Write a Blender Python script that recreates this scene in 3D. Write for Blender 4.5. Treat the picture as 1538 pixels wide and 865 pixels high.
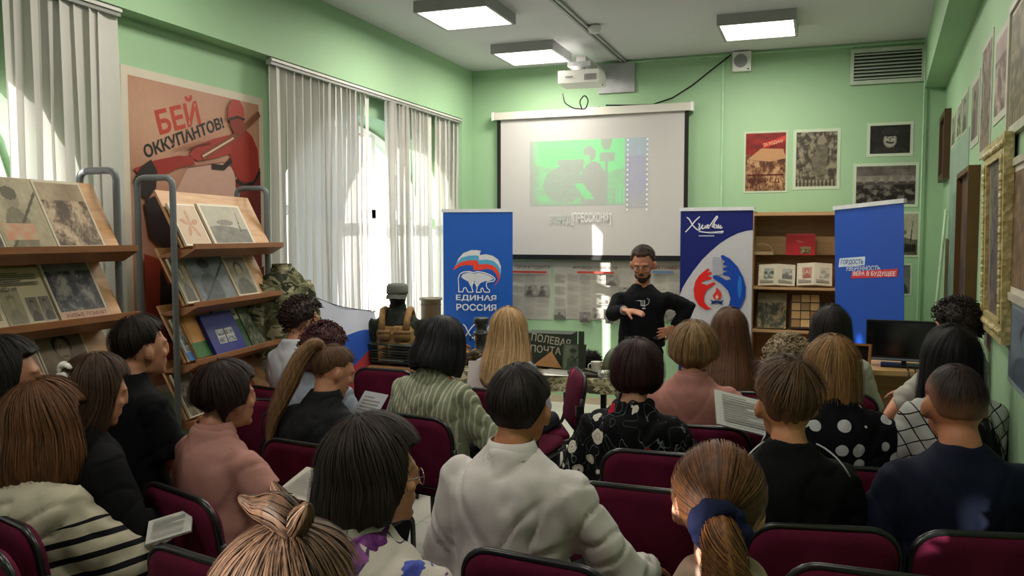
import bpy, bmesh, math, random
import numpy as np
from mathutils import Vector, Matrix, noise, Euler
random.seed(7)
for o in list(bpy.data.objects): bpy.data.objects.remove(o)
SC = bpy.context.scene; COL = SC.collection
# ------------------------------------------------------------------ camera
F = 1250.0; CAMZ = 1.75; PITCH = math.atan(79/F); YAW = math.radians(20.2)
cam_d = bpy.data.cameras.new('camera'); cam = bpy.data.objects.new('camera', cam_d); COL.objects.link(cam)
cam_d.sensor_width = 36; cam_d.lens = F*36/1538; cam_d.clip_start = .05
cam.location = (0, 0, CAMZ); cam.rotation_euler = (math.radians(90)-PITCH, 0, YAW)
SC.camera = cam
SC.view_settings.view_transform = 'Standard'; SC.view_settings.look = 'None'
SC.view_settings.gamma = 1; SC.view_settings.use_curve_mapping = False
SC.view_settings.exposure = 0.42
# ------------------------------------------------------------------ sky and sun
SUN_DIR = Vector((.60, .80, -.24)).normalized()      # the way the sunlight travels
w = bpy.data.worlds.new('sky'); SC.world = w; w.use_nodes = True
nt = w.node_tree; nt.nodes.clear()
wo = nt.nodes.new('ShaderNodeOutputWorld'); bg = nt.nodes.new('ShaderNodeBackground'); sk = nt.nodes.new('ShaderNodeTexSky')
sk.sky_type = 'NISHITA'; sk.sun_disc = False; sk.sun_elevation = math.asin(-SUN_DIR.z)+.08
sk.sun_rotation = math.atan2(-SUN_DIR.x, -SUN_DIR.y); sk.air_density = 1.0; sk.dust_density = .6
bg.inputs['Strength'].default_value = .34
nt.links.new(sk.outputs[0], bg.inputs[0]); nt.links.new(bg.outputs[0], wo.inputs[0])
sd = bpy.data.lights.new('sun', 'SUN'); sd.energy = 10.0; sd.angle = math.radians(.6); sd.color = (1, .93, .84)
so = bpy.data.objects.new('sun', sd); COL.objects.link(so)
so.rotation_euler = SUN_DIR.to_track_quat('-Z', 'Y').to_euler(); so.location = (-8, -6, 8)
LAMP_W = 22.0        # each ceiling panel
PROJ_E = 1.0

# ------------------------------------------------------------------ pixel to place
def ray(px, py):
    u = (px-769)/F; v = (432.5-py)/F
    fw = math.cos(PITCH)+v*math.sin(PITCH); up = -math.sin(PITCH)+v*math.cos(PITCH)
    x = u/fw; z = up/fw
    return Vector((x*math.cos(YAW)-math.sin(YAW), x*math.sin(YAW)+math.cos(YAW), z))
EYE = Vector((0, 0, CAMZ))
def atd(px, py, d): return EYE+ray(px, py)*d
def atY(px, py, Y): r = ray(px, py); return EYE+r*(Y/r.y)
def atX(px, py, X): r = ray(px, py); return EYE+r*(X/r.x)
def atZ(px, py, Z): r = ray(px, py); return EYE+r*((Z-CAMZ)/r.z)
def onplane(px, py, p, n):
    r = ray(px, py); return EYE+r*((Vector(p)-EYE).dot(n)/r.dot(n))

# ------------------------------------------------------------------ materials
def lin(c):
    if isinstance(c, str): c = [int(c[i:i+2], 16)/255 for i in (0, 2, 4)]
    return tuple((x/12.92 if x <= .04045 else ((x+.055)/1.055)**2.4) for x in c[:3])
class NT:
    def __init__(s, name, rough=.6, spec=.35, **kw):
        s.m = bpy.data.materials.new(name); s.m.use_nodes = True; s.t = s.m.node_tree
        s.b = s.t.nodes['Principled BSDF']; s.b.inputs['Roughness'].default_value = rough
        s.b.inputs['Specular IOR Level'].default_value = spec
        for k, v in kw.items(): s.b.inputs[k.replace('_', ' ')].default_value = v
    def n(s, t, **kw):
        x = s.t.nodes.new('ShaderNode'+t)
        for k, v in kw.items(): setattr(x, k, v)
        return x
    def put(s, sock, v):
        if isinstance(v, bpy.types.NodeSocket): s.t.links.new(v, sock)
        elif v is not None:
            if sock.type == 'RGBA' and len(v) == 3: v = (*v, 1)
            sock.default_value = v
    def math(s, op, a, b=None, c=None):
        x = s.n('Math', operation=op)
        for i, v in enumerate((a, b, c)): s.put(x.inputs[i], v)
        return x.outputs[0]
    def coord(s): return s.n('TexCoord').outputs['Object']
    def map(s, scale=(1, 1, 1), rot=(0, 0, 0), loc=(0, 0, 0), src=None):
        x = s.n('Mapping'); s.put(x.inputs[0], src or s.coord()); x.inputs['Scale'].default_value = scale
        x.inputs['Rotation'].default_value = rot; x.inputs['Location'].default_value = loc
        return x.outputs[0]
    def xyz(s, v=None):
        x = s.n('SeparateXYZ'); s.put(x.inputs[0], v or s.coord()); return x.outputs
    def noise(s, vec=None, scale=5, detail=3, rough=.5, dist=0, out=0):
        x = s.n('TexNoise'); s.put(x.inputs['Vector'], vec or s.coord()); x.inputs['Scale'].default_value = scale
        x.inputs['Detail'].default_value = detail; x.inputs['Roughness'].default_value = rough; x.inputs['Distortion'].default_value = dist
        return x.outputs[out]
    def vor(s, vec=None, scale=5, rnd=1, feature='F1'):
        x = s.n('TexVoronoi', feature=feature); s.put(x.inputs['Vector'], vec or s.coord()); x.inputs['Scale'].default_value = scale
        x.inputs['Randomness'].default_value = rnd; return x.outputs
    def ramp(s, f, stops, const=False):
        x = s.n('ValToRGB'); s.put(x.inputs[0], f); cr = x.color_ramp
        if const: cr.interpolation = 'CONSTANT'
        while len(cr.elements) < len(stops): cr.elements.new(.5)
        for e, (p, c) in zip(cr.elements, stops): e.position = p; e.color = (*c, 1) if len(c) == 3 else c
        return x.outputs[0]
    def mix(s, f, a, b, mode='MIX'):
        x = s.n('Mix', data_type='RGBA', blend_type=mode); s.put(x.inputs[0], f); s.put(x.inputs[6], a); s.put(x.inputs[7], b)
        return x.outputs[2]
    def bump(s, h, strength=.3, dist=.01):
        x = s.n('Bump'); s.put(x.inputs['Height'], h); x.inputs['Strength'].default_value = strength; x.inputs['Distance'].default_value = dist
        s.t.links.new(x.outputs[0], s.b.inputs['Normal'])
    def col(s, c): s.put(s.b.inputs['Base Color'], c); return s.m
MC = {}
def plain(name, c, rough=.6, var=.10, scale=8, spec=.35, bump=0, **kw):
    k = (name,)
    if k in MC: return MC[k]
    N = NT(name, rough, spec, **kw); c = lin(c)
    f = N.noise(scale=scale, detail=4)
    if bump: N.bump(N.noise(scale=scale*12, detail=2), bump, .004)
    MC[k] = N.col(N.ramp(f, [(.3, tuple(x*(1-var) for x in c)), (.7, tuple(min(1, x*(1+var)) for x in c))]))
    return MC[k]
def wood(name, c1, c2, rough=.5, axis='X'):
    if name in MC: return MC[name]
    N = NT(name, rough); sc = {'X': (1.2, 14, 14), 'Y': (14, 1.2, 14), 'Z': (14, 14, 1.2)}[axis]
    f = N.noise(N.map(sc), 3, 5, .6, .6)
    N.bump(f, .08, .002)
    MC[name] = N.col(N.ramp(f, [(.3, lin(c1)), (.7, lin(c2))])); return MC[name]
def camo(name, cs, scale=9):
    if name in MC: return MC[name]
    N = NT(name, .85, .2); a = N.noise(N.map((1, 1, 1.6)), scale, 3, .55, .8); b = N.noise(N.map((1, 1, 1.6), loc=(3, 5, 1)), scale*1.3, 3, .5, .5)
    c = N.ramp(a, [(0, lin(cs[0])), (.47, lin(cs[1])), (.56, lin(cs[2]))], True)
    c = N.mix(N.math('GREATER_THAN', b, .57), c, lin(cs[3])); N.bump(N.noise(scale=30), .3, .01)
    MC[name] = N.col(c); return MC[name]
def emit(name, c, st):
    m = bpy.data.materials.new(name); m.use_nodes = True; t = m.node_tree; t.nodes.clear()
    o = t.nodes.new('ShaderNodeOutputMaterial'); e = t.nodes.new('ShaderNodeEmission'); e.inputs[0].default_value = (*c, 1); e.inputs[1].default_value = st
    t.links.new(e.outputs[0], o.inputs[0]); return m
def print_mat(name='print', rough=.5, emission=0):
    if name in MC: return MC[name]
    N = NT(name, rough, .3); a = N.n('VertexColor', layer_name='ink').outputs[0]
    f = N.noise(scale=25, detail=3); c = N.mix(.14, a, f, 'MULTIPLY')
    if emission:
        N.put(N.b.inputs['Emission Color'], a); N.b.inputs['Emission Strength'].default_value = emission
    MC[name] = N.col(c); return MC[name]

# ------------------------------------------------------------------ objects
def nameit(o, label=None, cat=None, group=None, kind=None):
    if label: o['label'] = label
    if cat: o['category'] = cat
    if group: o['group'] = group
    if kind: o['kind'] = kind
    return o
def thing(name, label, cat, loc=(0, 0, 0), rz=0, group=None, rot=None):
    o = bpy.data.objects.new(name, None); COL.objects.link(o); o.empty_display_size = .1
    o.location = loc; o.rotation_euler = rot or (0, 0, rz)
    return nameit(o, label, cat, group)
def addmesh(name, me, mat, parent=None, smooth=False, **tag):
    o = bpy.data.objects.new(name, me); COL.objects.link(o)
    for m in (mat if isinstance(mat, (list, tuple)) else [mat]): me.materials.append(m)
    if parent: o.parent = parent
    if smooth: me.polygons.foreach_set('use_smooth', [True]*len(me.polygons))
    return nameit(o, **tag)
class G:
    """collects shapes into one mesh"""
    def __init__(s): s.bm = bmesh.new()
    def box(s, x0, x1, y0, y1, z0, z1, M=None, mi=0):
        vs = [s.bm.verts.new(p if M is None else M @ Vector(p)) for p in
              [(x0, y0, z0), (x1, y0, z0), (x1, y1, z0), (x0, y1, z0), (x0, y0, z1), (x1, y0, z1), (x1, y1, z1), (x0, y1, z1)]]
        for f in ((3, 2, 1, 0), (4, 5, 6, 7), (0, 1, 5, 4), (1, 2, 6, 5), (2, 3, 7, 6), (3, 0, 4, 7)):
            s.bm.faces.new([vs[i] for i in f]).material_index = mi
        return s
    def tube(s, pts, r, n=10, flat=1.0, up=None, cap=True, closed=False):
        pts = [Vector(p) for p in pts]; k = len(pts); rr = r if isinstance(r, (list, tuple)) else [r]*k
        rings = []; prev = None
        for i, p in enumerate(pts):
            t = (pts[(i+1) % k]-pts[i-1]) if closed else (pts[min(i+1, k-1)]-pts[max(i-1, 0)])
            t = t.normalized() if t.length > 1e-9 else Vector((0, 0, 1))
            if up is not None: a = t.cross(Vector(up))
            elif prev is None: a = t.cross(Vector((0, 0, 1)) if abs(t.z) < .9 else Vector((0, 1, 0)))
            else: a = prev-t*prev.dot(t)
            if a.length < 1e-6: a = t.orthogonal()
            a.normalize(); prev = a; b = a.cross(t).normalized()
            rings.append([s.bm.verts.new(p+a*(rr[i]*math.cos(q*2*math.pi/n))+b*(rr[i]*flat*math.sin(q*2*math.pi/n))) for q in range(n)])
        m = k if closed else k-1
        for i in range(m):
            A, B = rings[i], rings[(i+1) % k]
            for q in range(n): s.bm.faces.new((A[q], A[(q+1) % n], B[(q+1) % n], B[q]))
        if cap and not closed: s.bm.faces.new(rings[0][::-1]); s.bm.faces.new(rings[-1])
        return s
    def rings(s, rs, n=20, cap=True):
        """rs: (centre, rx, ry[, matrix]) horizontal ellipses"""
        R = []
        for q in rs:
            c, rx, ry = Vector(q[0]), q[1], q[2]
            e = q[3] if len(q) > 3 else 1.0
            ring = []
            for i in range(n):
                a = 2*math.pi*i/n; ca, sa = math.cos(a), math.sin(a)
                ring.append(s.bm.verts.new(c+Vector((rx*math.copysign(abs(ca)**e, ca), ry*math.copysign(abs(sa)**e, sa), 0))))
            R.append(ring)
        for A, B in zip(R, R[1:]):
            for i in range(n): s.bm.faces.new((A[i], A[(i+1) % n], B[(i+1) % n], B[i]))
        if cap: s.bm.faces.new(R[0][::-1]); s.bm.faces.new(R[-1])
        return s
    def ball(s, c, rx, ry=None, rz=None, M=None, u=14, v=9):
        ry = rx if ry is None else ry; rz = rx if rz is None else rz
        T = Matrix.Translation(Vector(c)) @ (M.to_4x4() if M else Matrix()) @ Matrix.Diagonal((rx, ry, rz, 1))
        bmesh.ops.create_uvsphere(s.bm, u_segments=u, v_segments=v, radius=1, matrix=T); return s
    def poly(s, pts, mi=0): s.bm.faces.new([s.bm.verts.new(p) for p in pts]).material_index = mi; return s
    def lathe(s, prof, c=(0, 0, 0), n=20):
        return s.rings([((c[0], c[1], c[2]+z), r, r) for r, z in prof], n)
    def bevel(s, w=.004, seg=2):
        bmesh.ops.bevel(s.bm, geom=[e for e in s.bm.edges if e.is_manifold and e.calc_face_angle(0) > .6], offset=w, segments=seg, affect='EDGES', profile=.5); return s
    def mesh(s, name):
        bmesh.ops.recalc_face_normals(s.bm, faces=s.bm.faces)
        me = bpy.data.meshes.new(name); s.bm.to_mesh(me); s.bm.free(); return me
    def out(s, name, mat, parent=None, smooth=False, **tag):
        return addmesh(name, s.mesh(name), mat, parent, smooth, **tag)
def arcpts(c, r, a0, a1, n, ax=(1, 0, 0), ay=(0, 0, 1)):
    c, ax, ay = Vector(c), Vector(ax), Vector(ay)
    return [c+ax*(r*math.cos(a0+(a1-a0)*i/n))+ay*(r*math.sin(a0+(a1-a0)*i/n)) for i in range(n+1)]
def roundpath(pts, r, n=5, closed=False):
    """polyline with rounded corners"""
    P = [Vector(p) for p in pts]; out = []; k = len(P)
    for i, p in enumerate(P):
        if not closed and i in (0, k-1): out.append(p); continue
        a = (P[i-1]-p); b = (P[(i+1) % k]-p); ra = min(r, a.length*.49, b.length*.49)
        A = p+a.normalized()*ra; B = p+b.normalized()*ra
        for j in range(n+1):
            t = j/n; out.append(A*(1-t)**2+p*(2*t*(1-t))+B*t*t)
    return out
def remeshed(g, voxel, smooth=2):
    me = g.mesh('tmp'); o = bpy.data.objects.new('tmp', me); COL.objects.link(o)
    md = o.modifiers.new('r', 'REMESH'); md.mode = 'VOXEL'; md.voxel_size = voxel
    dg = bpy.context.evaluated_depsgraph_get(); dg.update()
    m2 = bpy.data.meshes.new_from_object(o.evaluated_get(dg)); bpy.data.objects.remove(o); bpy.data.meshes.remove(me)
    n = len(m2.vertices); co = np.empty(n*3, 'f'); m2.vertices.foreach_get('co', co); co = co.reshape(-1, 3)
    e = np.empty(len(m2.edges)*2, 'i'); m2.edges.foreach_get('vertices', e); e = e.reshape(-1, 2)
    deg = np.bincount(e.ravel(), minlength=n).astype('f')[:, None]+1e-6
    for _ in range(smooth):
        for lam in (.6, -.4):
            s_ = np.zeros_like(co)
            for k in range(3):
                s_[:, k] = np.bincount(e[:, 0], co[e[:, 1], k], n)+np.bincount(e[:, 1], co[e[:, 0], k], n)
            co += lam*(s_/deg-co)
    m2.vertices.foreach_set('co', co.ravel()); m2.update()
    return m2, co
def wrinkle(me, co, amp, fx=9, fz=5, seed=0):
    n = len(co); nr = np.empty(n*3, 'f'); me.vertices.foreach_get('normal', nr); nr = nr.reshape(-1, 3)
    d = np.array([noise.noise(Vector((c[0]*fx+seed, c[1]*fx+c[2]*3.0, c[2]*fz-c[0]*6.0)))+.5*noise.noise(Vector((c[0]*fx*2.1, c[1]*fx*2, c[2]*fz*2.6+seed))) for c in co.tolist()], 'f')
    d = d-np.array([1.5*max(0, .16-abs(noise.noise(Vector((c[0]*5+c[2]*4+seed, c[1]*5, c[2]*7-abs(c[0])*9)))))/.16*.5 for c in co.tolist()], 'f')
    co += nr*(d*amp)[:, None]; me.vertices.foreach_set('co', co.ravel()); me.update()

class Art:
    """flat print: coloured shapes on the face of a sheet; local x right, z up, sheet faces -y"""
    def __init__(s, w, h, y=0, step=.0005, bm=None):
        s.w, s.h, s.y, s.step, s.L = w, h, y, step, 0; s.V = []; s.Fc = []; s.C = []
    def lay(s): s.L += 1; return s.y-s.L*s.step
    def poly(s, pts, c, y=None):
        y = s.lay() if y is None else y; c = lin(c); b = len(s.V); s.V += [(u*s.w, y, v*s.h) for u, v in pts]
        s.Fc.append(list(range(b, b+len(pts)))); s.C.append([c]*len(pts)); return s
    def rect(s, u0, v0, u1, v1, c): return s.poly([(u0, v0), (u1, v0), (u1, v1), (u0, v1)], c)
    def ell(s, u, v, ru, rv, c, n=20, a0=0): return s.poly([(u+ru*math.cos(a0+2*math.pi*i/n), v+rv*math.sin(a0+2*math.pi*i/n)) for i in range(n)], c)
    def stroke(s, pts, wd, c, taper=False):
        y = s.lay(); P = [Vector((p[0]*s.w, p[1]*s.h)) for p in pts]; L, R = [], []
        for i, p in enumerate(P):
            t = (P[min(i+1, len(P)-1)]-P[max(0, i-1)]).normalized(); nn = Vector((-t.y, t.x))
            ww = (wd[i] if isinstance(wd, (list, tuple)) else wd)*.5*s.w
            L.append(p+nn*ww); R.append(p-nn*ww)
        for i in range(len(P)-1):
            q = [L[i], R[i], R[i+1], L[i+1]]; b = len(s.V); s.V += [(a.x, y, a.y) for a in q]; s.Fc.append([b, b+1, b+2, b+3]); s.C.append([lin(c)]*4)
        return s
    def grid(s, u0, v0, u1, v1, nx, ny, fn):
        y = s.lay(); b = len(s.V); cs = []
        for j in range(ny+1):
            for i in range(nx+1):
                a, c = i/nx, j/ny; s.V.append(((u0+(u1-u0)*a)*s.w, y, (v0+(v1-v0)*c)*s.h)); cs.append(lin([min(1, max(0, x)) for x in fn(a, c)]))
        for j in range(ny):
            for i in range(nx):
                q = [j*(nx+1)+i, j*(nx+1)+i+1, (j+1)*(nx+1)+i+1, (j+1)*(nx+1)+i]
                s.Fc.append([b+k for k in q]); s.C.append([cs[k] for k in q])
        return s
    def text(s, t, u0, v0, u1, v1, c, bold=.0, shear=0, rot=0):
        cu = bpy.data.curves.new('t', 'FONT'); cu.body = t; cu.size = 1; cu.resolution_u = 2; cu.offset = bold; cu.shear = shear; cu.fill_mode = 'FRONT'
        o = bpy.data.objects.new('t', cu); COL.objects.link(o)
        dg = bpy.context.evaluated_depsgraph_get(); dg.update()
        me = bpy.data.meshes.new_from_object(o.evaluated_get(dg))
        bpy.data.objects.remove(o); bpy.data.curves.remove(cu)
        if not len(me.vertices): return s
        co = np.array([v.co[:2] for v in me.vertices]); mn = co.min(0); mx = co.max(0); co = (co-mn)/np.maximum(mx-mn, 1e-6)
        y = s.lay(); b = len(s.V); cx, cy = (u0+u1)/2*s.w, (v0+v1)/2*s.h; W, H = (u1-u0)*s.w, (v1-v0)*s.h; cr, sr = math.cos(rot), math.sin(rot)
        for q in co:
            X, Z = (q[0]-.5)*W, (q[1]-.5)*H; s.V.append((cx+X*cr-Z*sr, y, cy+X*sr+Z*cr))
        for p in me.polygons: s.Fc.append([b+i for i in p.vertices]); s.C.append([lin(c)]*len(p.vertices))
        bpy.data.meshes.remove(me); return s
    def build(s, name='print', parent=None, mat=None, M=None, **tag):
        V = s.V if M is None else [tuple(M @ Vector(v)) for v in s.V]
        me = bpy.data.meshes.new(name); me.from_pydata(V, [], s.Fc)
        at = me.color_attributes.new('ink', 'FLOAT_COLOR', 'CORNER')
        at.data.foreach_set('color', [x for f in s.C for c in f for x in (*c, 1)])
        return addmesh(name, me, mat or print_mat(), parent, **tag)
def lerpc(a, b, t): return tuple(x*(1-t)+y*t for x, y in zip(a, b))
def hexc(c): return tuple(int(c[i:i+2], 16)/255 for i in (0, 2, 4)) if isinstance(c, str) else c
def sm(a, b, x): t = min(1, max(0, (x-a)/(b-a))); return t*t*(3-2*t)
def photo(kind, lo, hi, seed):
    """tone field of a printed picture: kind is what it shows"""
    lo, hi = hexc(lo), hexc(hi); sx = seed*3.7
    def nz(u, v, k): return .5+.7*noise.noise(Vector((u*k+sx, v*k-sx, seed)))+.40*noise.noise(Vector((u*k*2.7-sx, v*k*2.7, seed)))+.30*noise.noise(Vector((u*k*7+sx, v*k*7, seed)))
    def fn(u, v):
        t = .35+.5*nz(u, v, 3.0)
        if kind == 'portrait':
            d = ((u-.5)/.17)**2+((v-.62)/.2)**2; b = ((u-.5)/.42)**2+((v-.02)/.42)**2; hr = ((u-.5)/.21)**2+((v-.7)/.19)**2
            t = .55+.25*nz(u, v, 2)
            if b < 1: t = .22+.2*nz(u, v, 9)
            if hr < 1: t = .1
            if d < 1: t = .85-.35*sm(.3, 1, d)-.3*sm(.02, .0, abs(v-.66))*(abs(abs(u-.5)-.07) < .04)-.35*(abs(v-.52) < .018 and abs(u-.5) < .06)
        elif kind == 'cap':
            t = .10+.08*nz(u, v, 5); d = ((u-.5)/.17)**2+((v-.47)/.27)**2
            if ((u-.5)/.5)**2+((v+.05)/.3)**2 < 1: t = .16+.1*nz(u, v, 8)
            if d < 1: t = .92-.25*sm(.4, 1, d)
            if abs(v-.385-.02*math.cos(u*30)) < .03 and abs(u-.5) < .10: t = .08
            if d < 1 and abs(u-.5) < .018 and .42 < v < .55: t = .6
            if d < 1 and abs(v-.555) < .018 and abs(abs(u-.5)-.065) < .026: t = .3
            if ((u-.5)/.22)**2+((v-.75)/.16)**2 < 1: t = .22
            if abs(v-.64) < .02 and abs(u-.5) < .19: t = .06
        elif kind == 'crowd':
            t = .05+.55*sm(.3, .9, nz(u, v, 7)) if v < .55 else .5+.2*nz(u, v, 2)
            q = math.sin(u*34+2*noise.noise(Vector((u*4, seed, 0)))); 
            if .52 < v < .72 and q*.09+.62 > v-.02: t = .75 if (v > .6) else .35
            if v > .75: t = .35+.25*nz(u, v, 3)
        elif kind == 'soldier':
            t = .6+.25*nz(u, v, 2.5)
            if ((u-.45-.1*(v-.5))/.13)**2+((v-.68)/.13)**2 < 1: t = .55
            if ((u-.45)/.16)**2+((v-.78)/.10)**2 < 1: t = .15
            if ((u-.42)/.27)**2+((v-.22)/.36)**2 < 1: t = .28+.2*nz(u, v, 8)
            if abs((v-.35)-(u-.5)*.9) < .03: t = .08
        elif kind == 'ship':
            t = .75+.12*nz(u, v, 2)
            if v < .42+.05*math.sin(u*5): t = .3+.2*nz(u, v, 6)
            if abs(u-.75-.12*v) < .03*(1-v) and v > .3: t = .12
            if ((u-.45)/.22)**2+((v-.55)/.08)**2 < 1: t = .45
        elif kind == 'scene':
            t = .08+.9*sm(.15, .95, nz(u, v, 3.2)+.25*noise.noise(Vector((u*30+v*9, v*14-u*20, seed))))
            if v > .72: t = .6+.25*nz(u, v, 2)
        elif kind == 'worker':
            t = .15+.7*sm(.2, .9, nz(u, v, 8))
            if ((u-.62)/.1)**2+((v-.83)/.09)**2 < 1: t = .75
            if abs(u-.6-.15*(v-.5)) < .13+.12*(.8-v) and .2 < v < .76: t = .3+.35*nz(u, v*2, 6)
            if v < .12: t = .25+.6*(int(u*22) % 2)
        elif kind == 'star':
            t = .8+.06*nz(u, v, 3); a = math.atan2(v-.5, u-.5); r = math.hypot(u-.5, v-.5)
            if r < .2+.17*math.cos(5*a-1.5): t = .35+.3*nz(u, v, 9)
        return lerpc(lo, hi, min(1, max(0, t)))
    return fn
def lines_text(A, u0, v0, u1, v1, rows, c='5a554c', cov=.92):
    for i in range(rows):
        v = v1-(v1-v0)*(i+.5)/rows; h = (v1-v0)/rows*.22; u = u0
        A.rect(u0, v-h, u0+(u1-u0)*(cov if i % 4 else cov*.6), v+h, c)
# ================================================================== room shell
XL, YB, ZC = -3.52, 8.33, 3.5; YN = -4.6
RWP = Vector((1.03, YB, 0)); RWD = Vector((.066, 1, 0)).normalized(); RWN = Vector((RWD.y, -RWD.x, 0))   # right wall: point, way to the back, outward
def rwx(Y): return RWP.x+(Y-YB)*RWD.x/RWD.y
def wallmat():
    N = NT('green_wall_paint', .62, .3); f = N.noise(scale=1.1, detail=4); g = N.noise(scale=60, detail=2); N.bump(g, .12, .003)
    return N.col(N.ramp(f, [(.25, lin('98bb95')), (.75, lin('a0c39c'))]))
GREEN = wallmat()
WHITE = plain('white_paint', 'd8d6d2', .6, .03, 2)
PVC = plain('white_plastic', 'e4e4e2', .35, .03, 3)
fl = NT('floor_tiles', .32, .5); br = fl.n('TexBrick'); fl.put(br.inputs['Vector'], fl.coord()); br.offset = 0
for k, v in (('Scale', 1.0), ('Mortar Size', .003), ('Brick Width', .45), ('Row Height', .45)): br.inputs[k].default_value = v
fn_ = fl.noise(scale=2.5, detail=5); base = fl.ramp(fn_, [(.3, lin('bcbcb2')), (.7, lin('cccbc2'))])
fl.put(br.inputs['Color1'], base); fl.put(br.inputs['Color2'], base); br.inputs['Mortar'].default_value = (*lin('8b8c84'), 1)
FLOOR = fl.col(br.outputs[0])
G().box(-4.1, 1.6, YN-.1, YB+.3, -.12, 0).out('floor', FLOOR, kind='structure')
cm = NT('ceiling_paint', .7, .2); G().box(-4.1, 1.6, YN-.1, YB+.3, ZC, ZC+.12).out('ceiling', cm.col(cm.ramp(cm.noise(scale=.8), [(.3, lin('d2d3d8')), (.7, lin('dadbe0'))])), kind='structure')
G().box(-4.1, 1.6, YB, YB+.2, 0, ZC).out('wall_back', GREEN, kind='structure')
G().box(-4.1, 1.6, YN-.2, YN, 0, ZC).out('wall_front', GREEN, kind='structure')
g = G(); a = (rwx(YN), YN); b = (rwx(YB), YB)
g.bm.faces.ensure_lookup_table() if len(g.bm.faces) else None
vs = [g.bm.verts.new(p) for p in [(a[0], a[1], 0), (b[0], b[1], 0), (b[0]+.2, b[1], 0), (a[0]+.2, a[1], 0), (a[0], a[1], ZC), (b[0], b[1], ZC), (b[0]+.2, b[1], ZC), (a[0]+.2, a[1], ZC)]]
for f in ((3, 2, 1, 0), (4, 5, 6, 7), (0, 1, 5, 4), (1, 2, 6, 5), (2, 3, 7, 6), (3, 0, 4, 7)): g.bm.faces.new([vs[i] for i in f])
g.out('wall_right', GREEN, kind='structure')
# ceiling beam along the right wall
def skewbox(x0n, x0b, x1n, x1b, z0, z1, g=None):
    g = g or G(); vs = [g.bm.verts.new(p) for p in [(x0n, YN, z0), (x1n, YN, z0), (x1b, YB, z0), (x0b, YB, z0), (x0n, YN, z1), (x1n, YN, z1), (x1b, YB, z1), (x0b, YB, z1)]]
    for f in ((3, 2, 1, 0), (4, 5, 6, 7), (0, 1, 5, 4), (1, 2, 6, 5), (2, 3, 7, 6), (3, 0, 4, 7)): g.bm.faces.new([vs[i] for i in f])
    return g
k = .068
skewbox(.86-k*(YB-YN), .86, rwx(YN), rwx(YB), 3.06, ZC).out('trim_1', GREEN, kind='structure')
# left wall: protruding beam above, recessed bays below, arched window openings
XR = XL-.13; XO = XL-.55; ZS = 2.965
ARCH = [(1.75, 1.42), (6.45, 1.36), (-3.2, 1.2)]     # centre Y, half width
SPR, RISE, SILL = 1.95, .82, .82
def atop(y):
    for c, hw in ARCH:
        if abs(y-c) < hw: return SPR+RISE*math.sqrt(max(0, 1-((y-c)/hw)**2))
    return None
g = G(); ys = sorted(set([YN, YB]+[round(c+hw*q, 5) for c, hw in ARCH for q in [-math.cos(math.pi*i/28) for i in range(29)]]))
for y0, y1 in zip(ys, ys[1:]):
    mid = (y0+y1)/2
    if atop(mid) is None: g.box(XO, XR, y0, y1, 0, ZS)
    else:
        g.box(XO, XR, y0, y1, 0, SILL)
        za = atop(y0) or SPR; zb = atop(y1) or SPR
        vs = [g.bm.verts.new(p) for p in [(XO, y0, za), (XR, y0, za), (XR, y1, zb), (XO, y1, zb), (XO, y0, ZS), (XR, y0, ZS), (XR, y1, ZS), (XO, y1, ZS)]]
        for f in ((3, 2, 1, 0), (4, 5, 6, 7), (0, 1, 5, 4), (1, 2, 6, 5), (2, 3, 7, 6), (3, 0, 4, 7)): g.bm.faces.new([vs[i] for i in f])
g.box(XO, XL, YN, YB, ZS, ZC); g.box(XR-.01, XL, 8.06, YB, 0, ZS)
g.out('wall_left', GREEN, kind='structure')
glass = bpy.data.materials.new('window_glass'); glass.use_nodes = True; t = glass.node_tree; t.nodes.clear()
o_ = t.nodes.new('ShaderNodeOutputMaterial'); mx = t.nodes.new('ShaderNodeMixShader'); tr = t.nodes.new('ShaderNodeBsdfTransparent'); gl = t.nodes.new('ShaderNodeBsdfGlossy')
gl.inputs['Roughness'].default_value = .02; mx.inputs[0].default_value = .06; tr.inputs[0].default_value = (.95, .98, 1, 1)
t.links.new(tr.outputs[0], mx.inputs[1]); t.links.new(gl.outputs[0], mx.inputs[2]); t.links.new(mx.outputs[0], o_.inputs[0])
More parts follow.
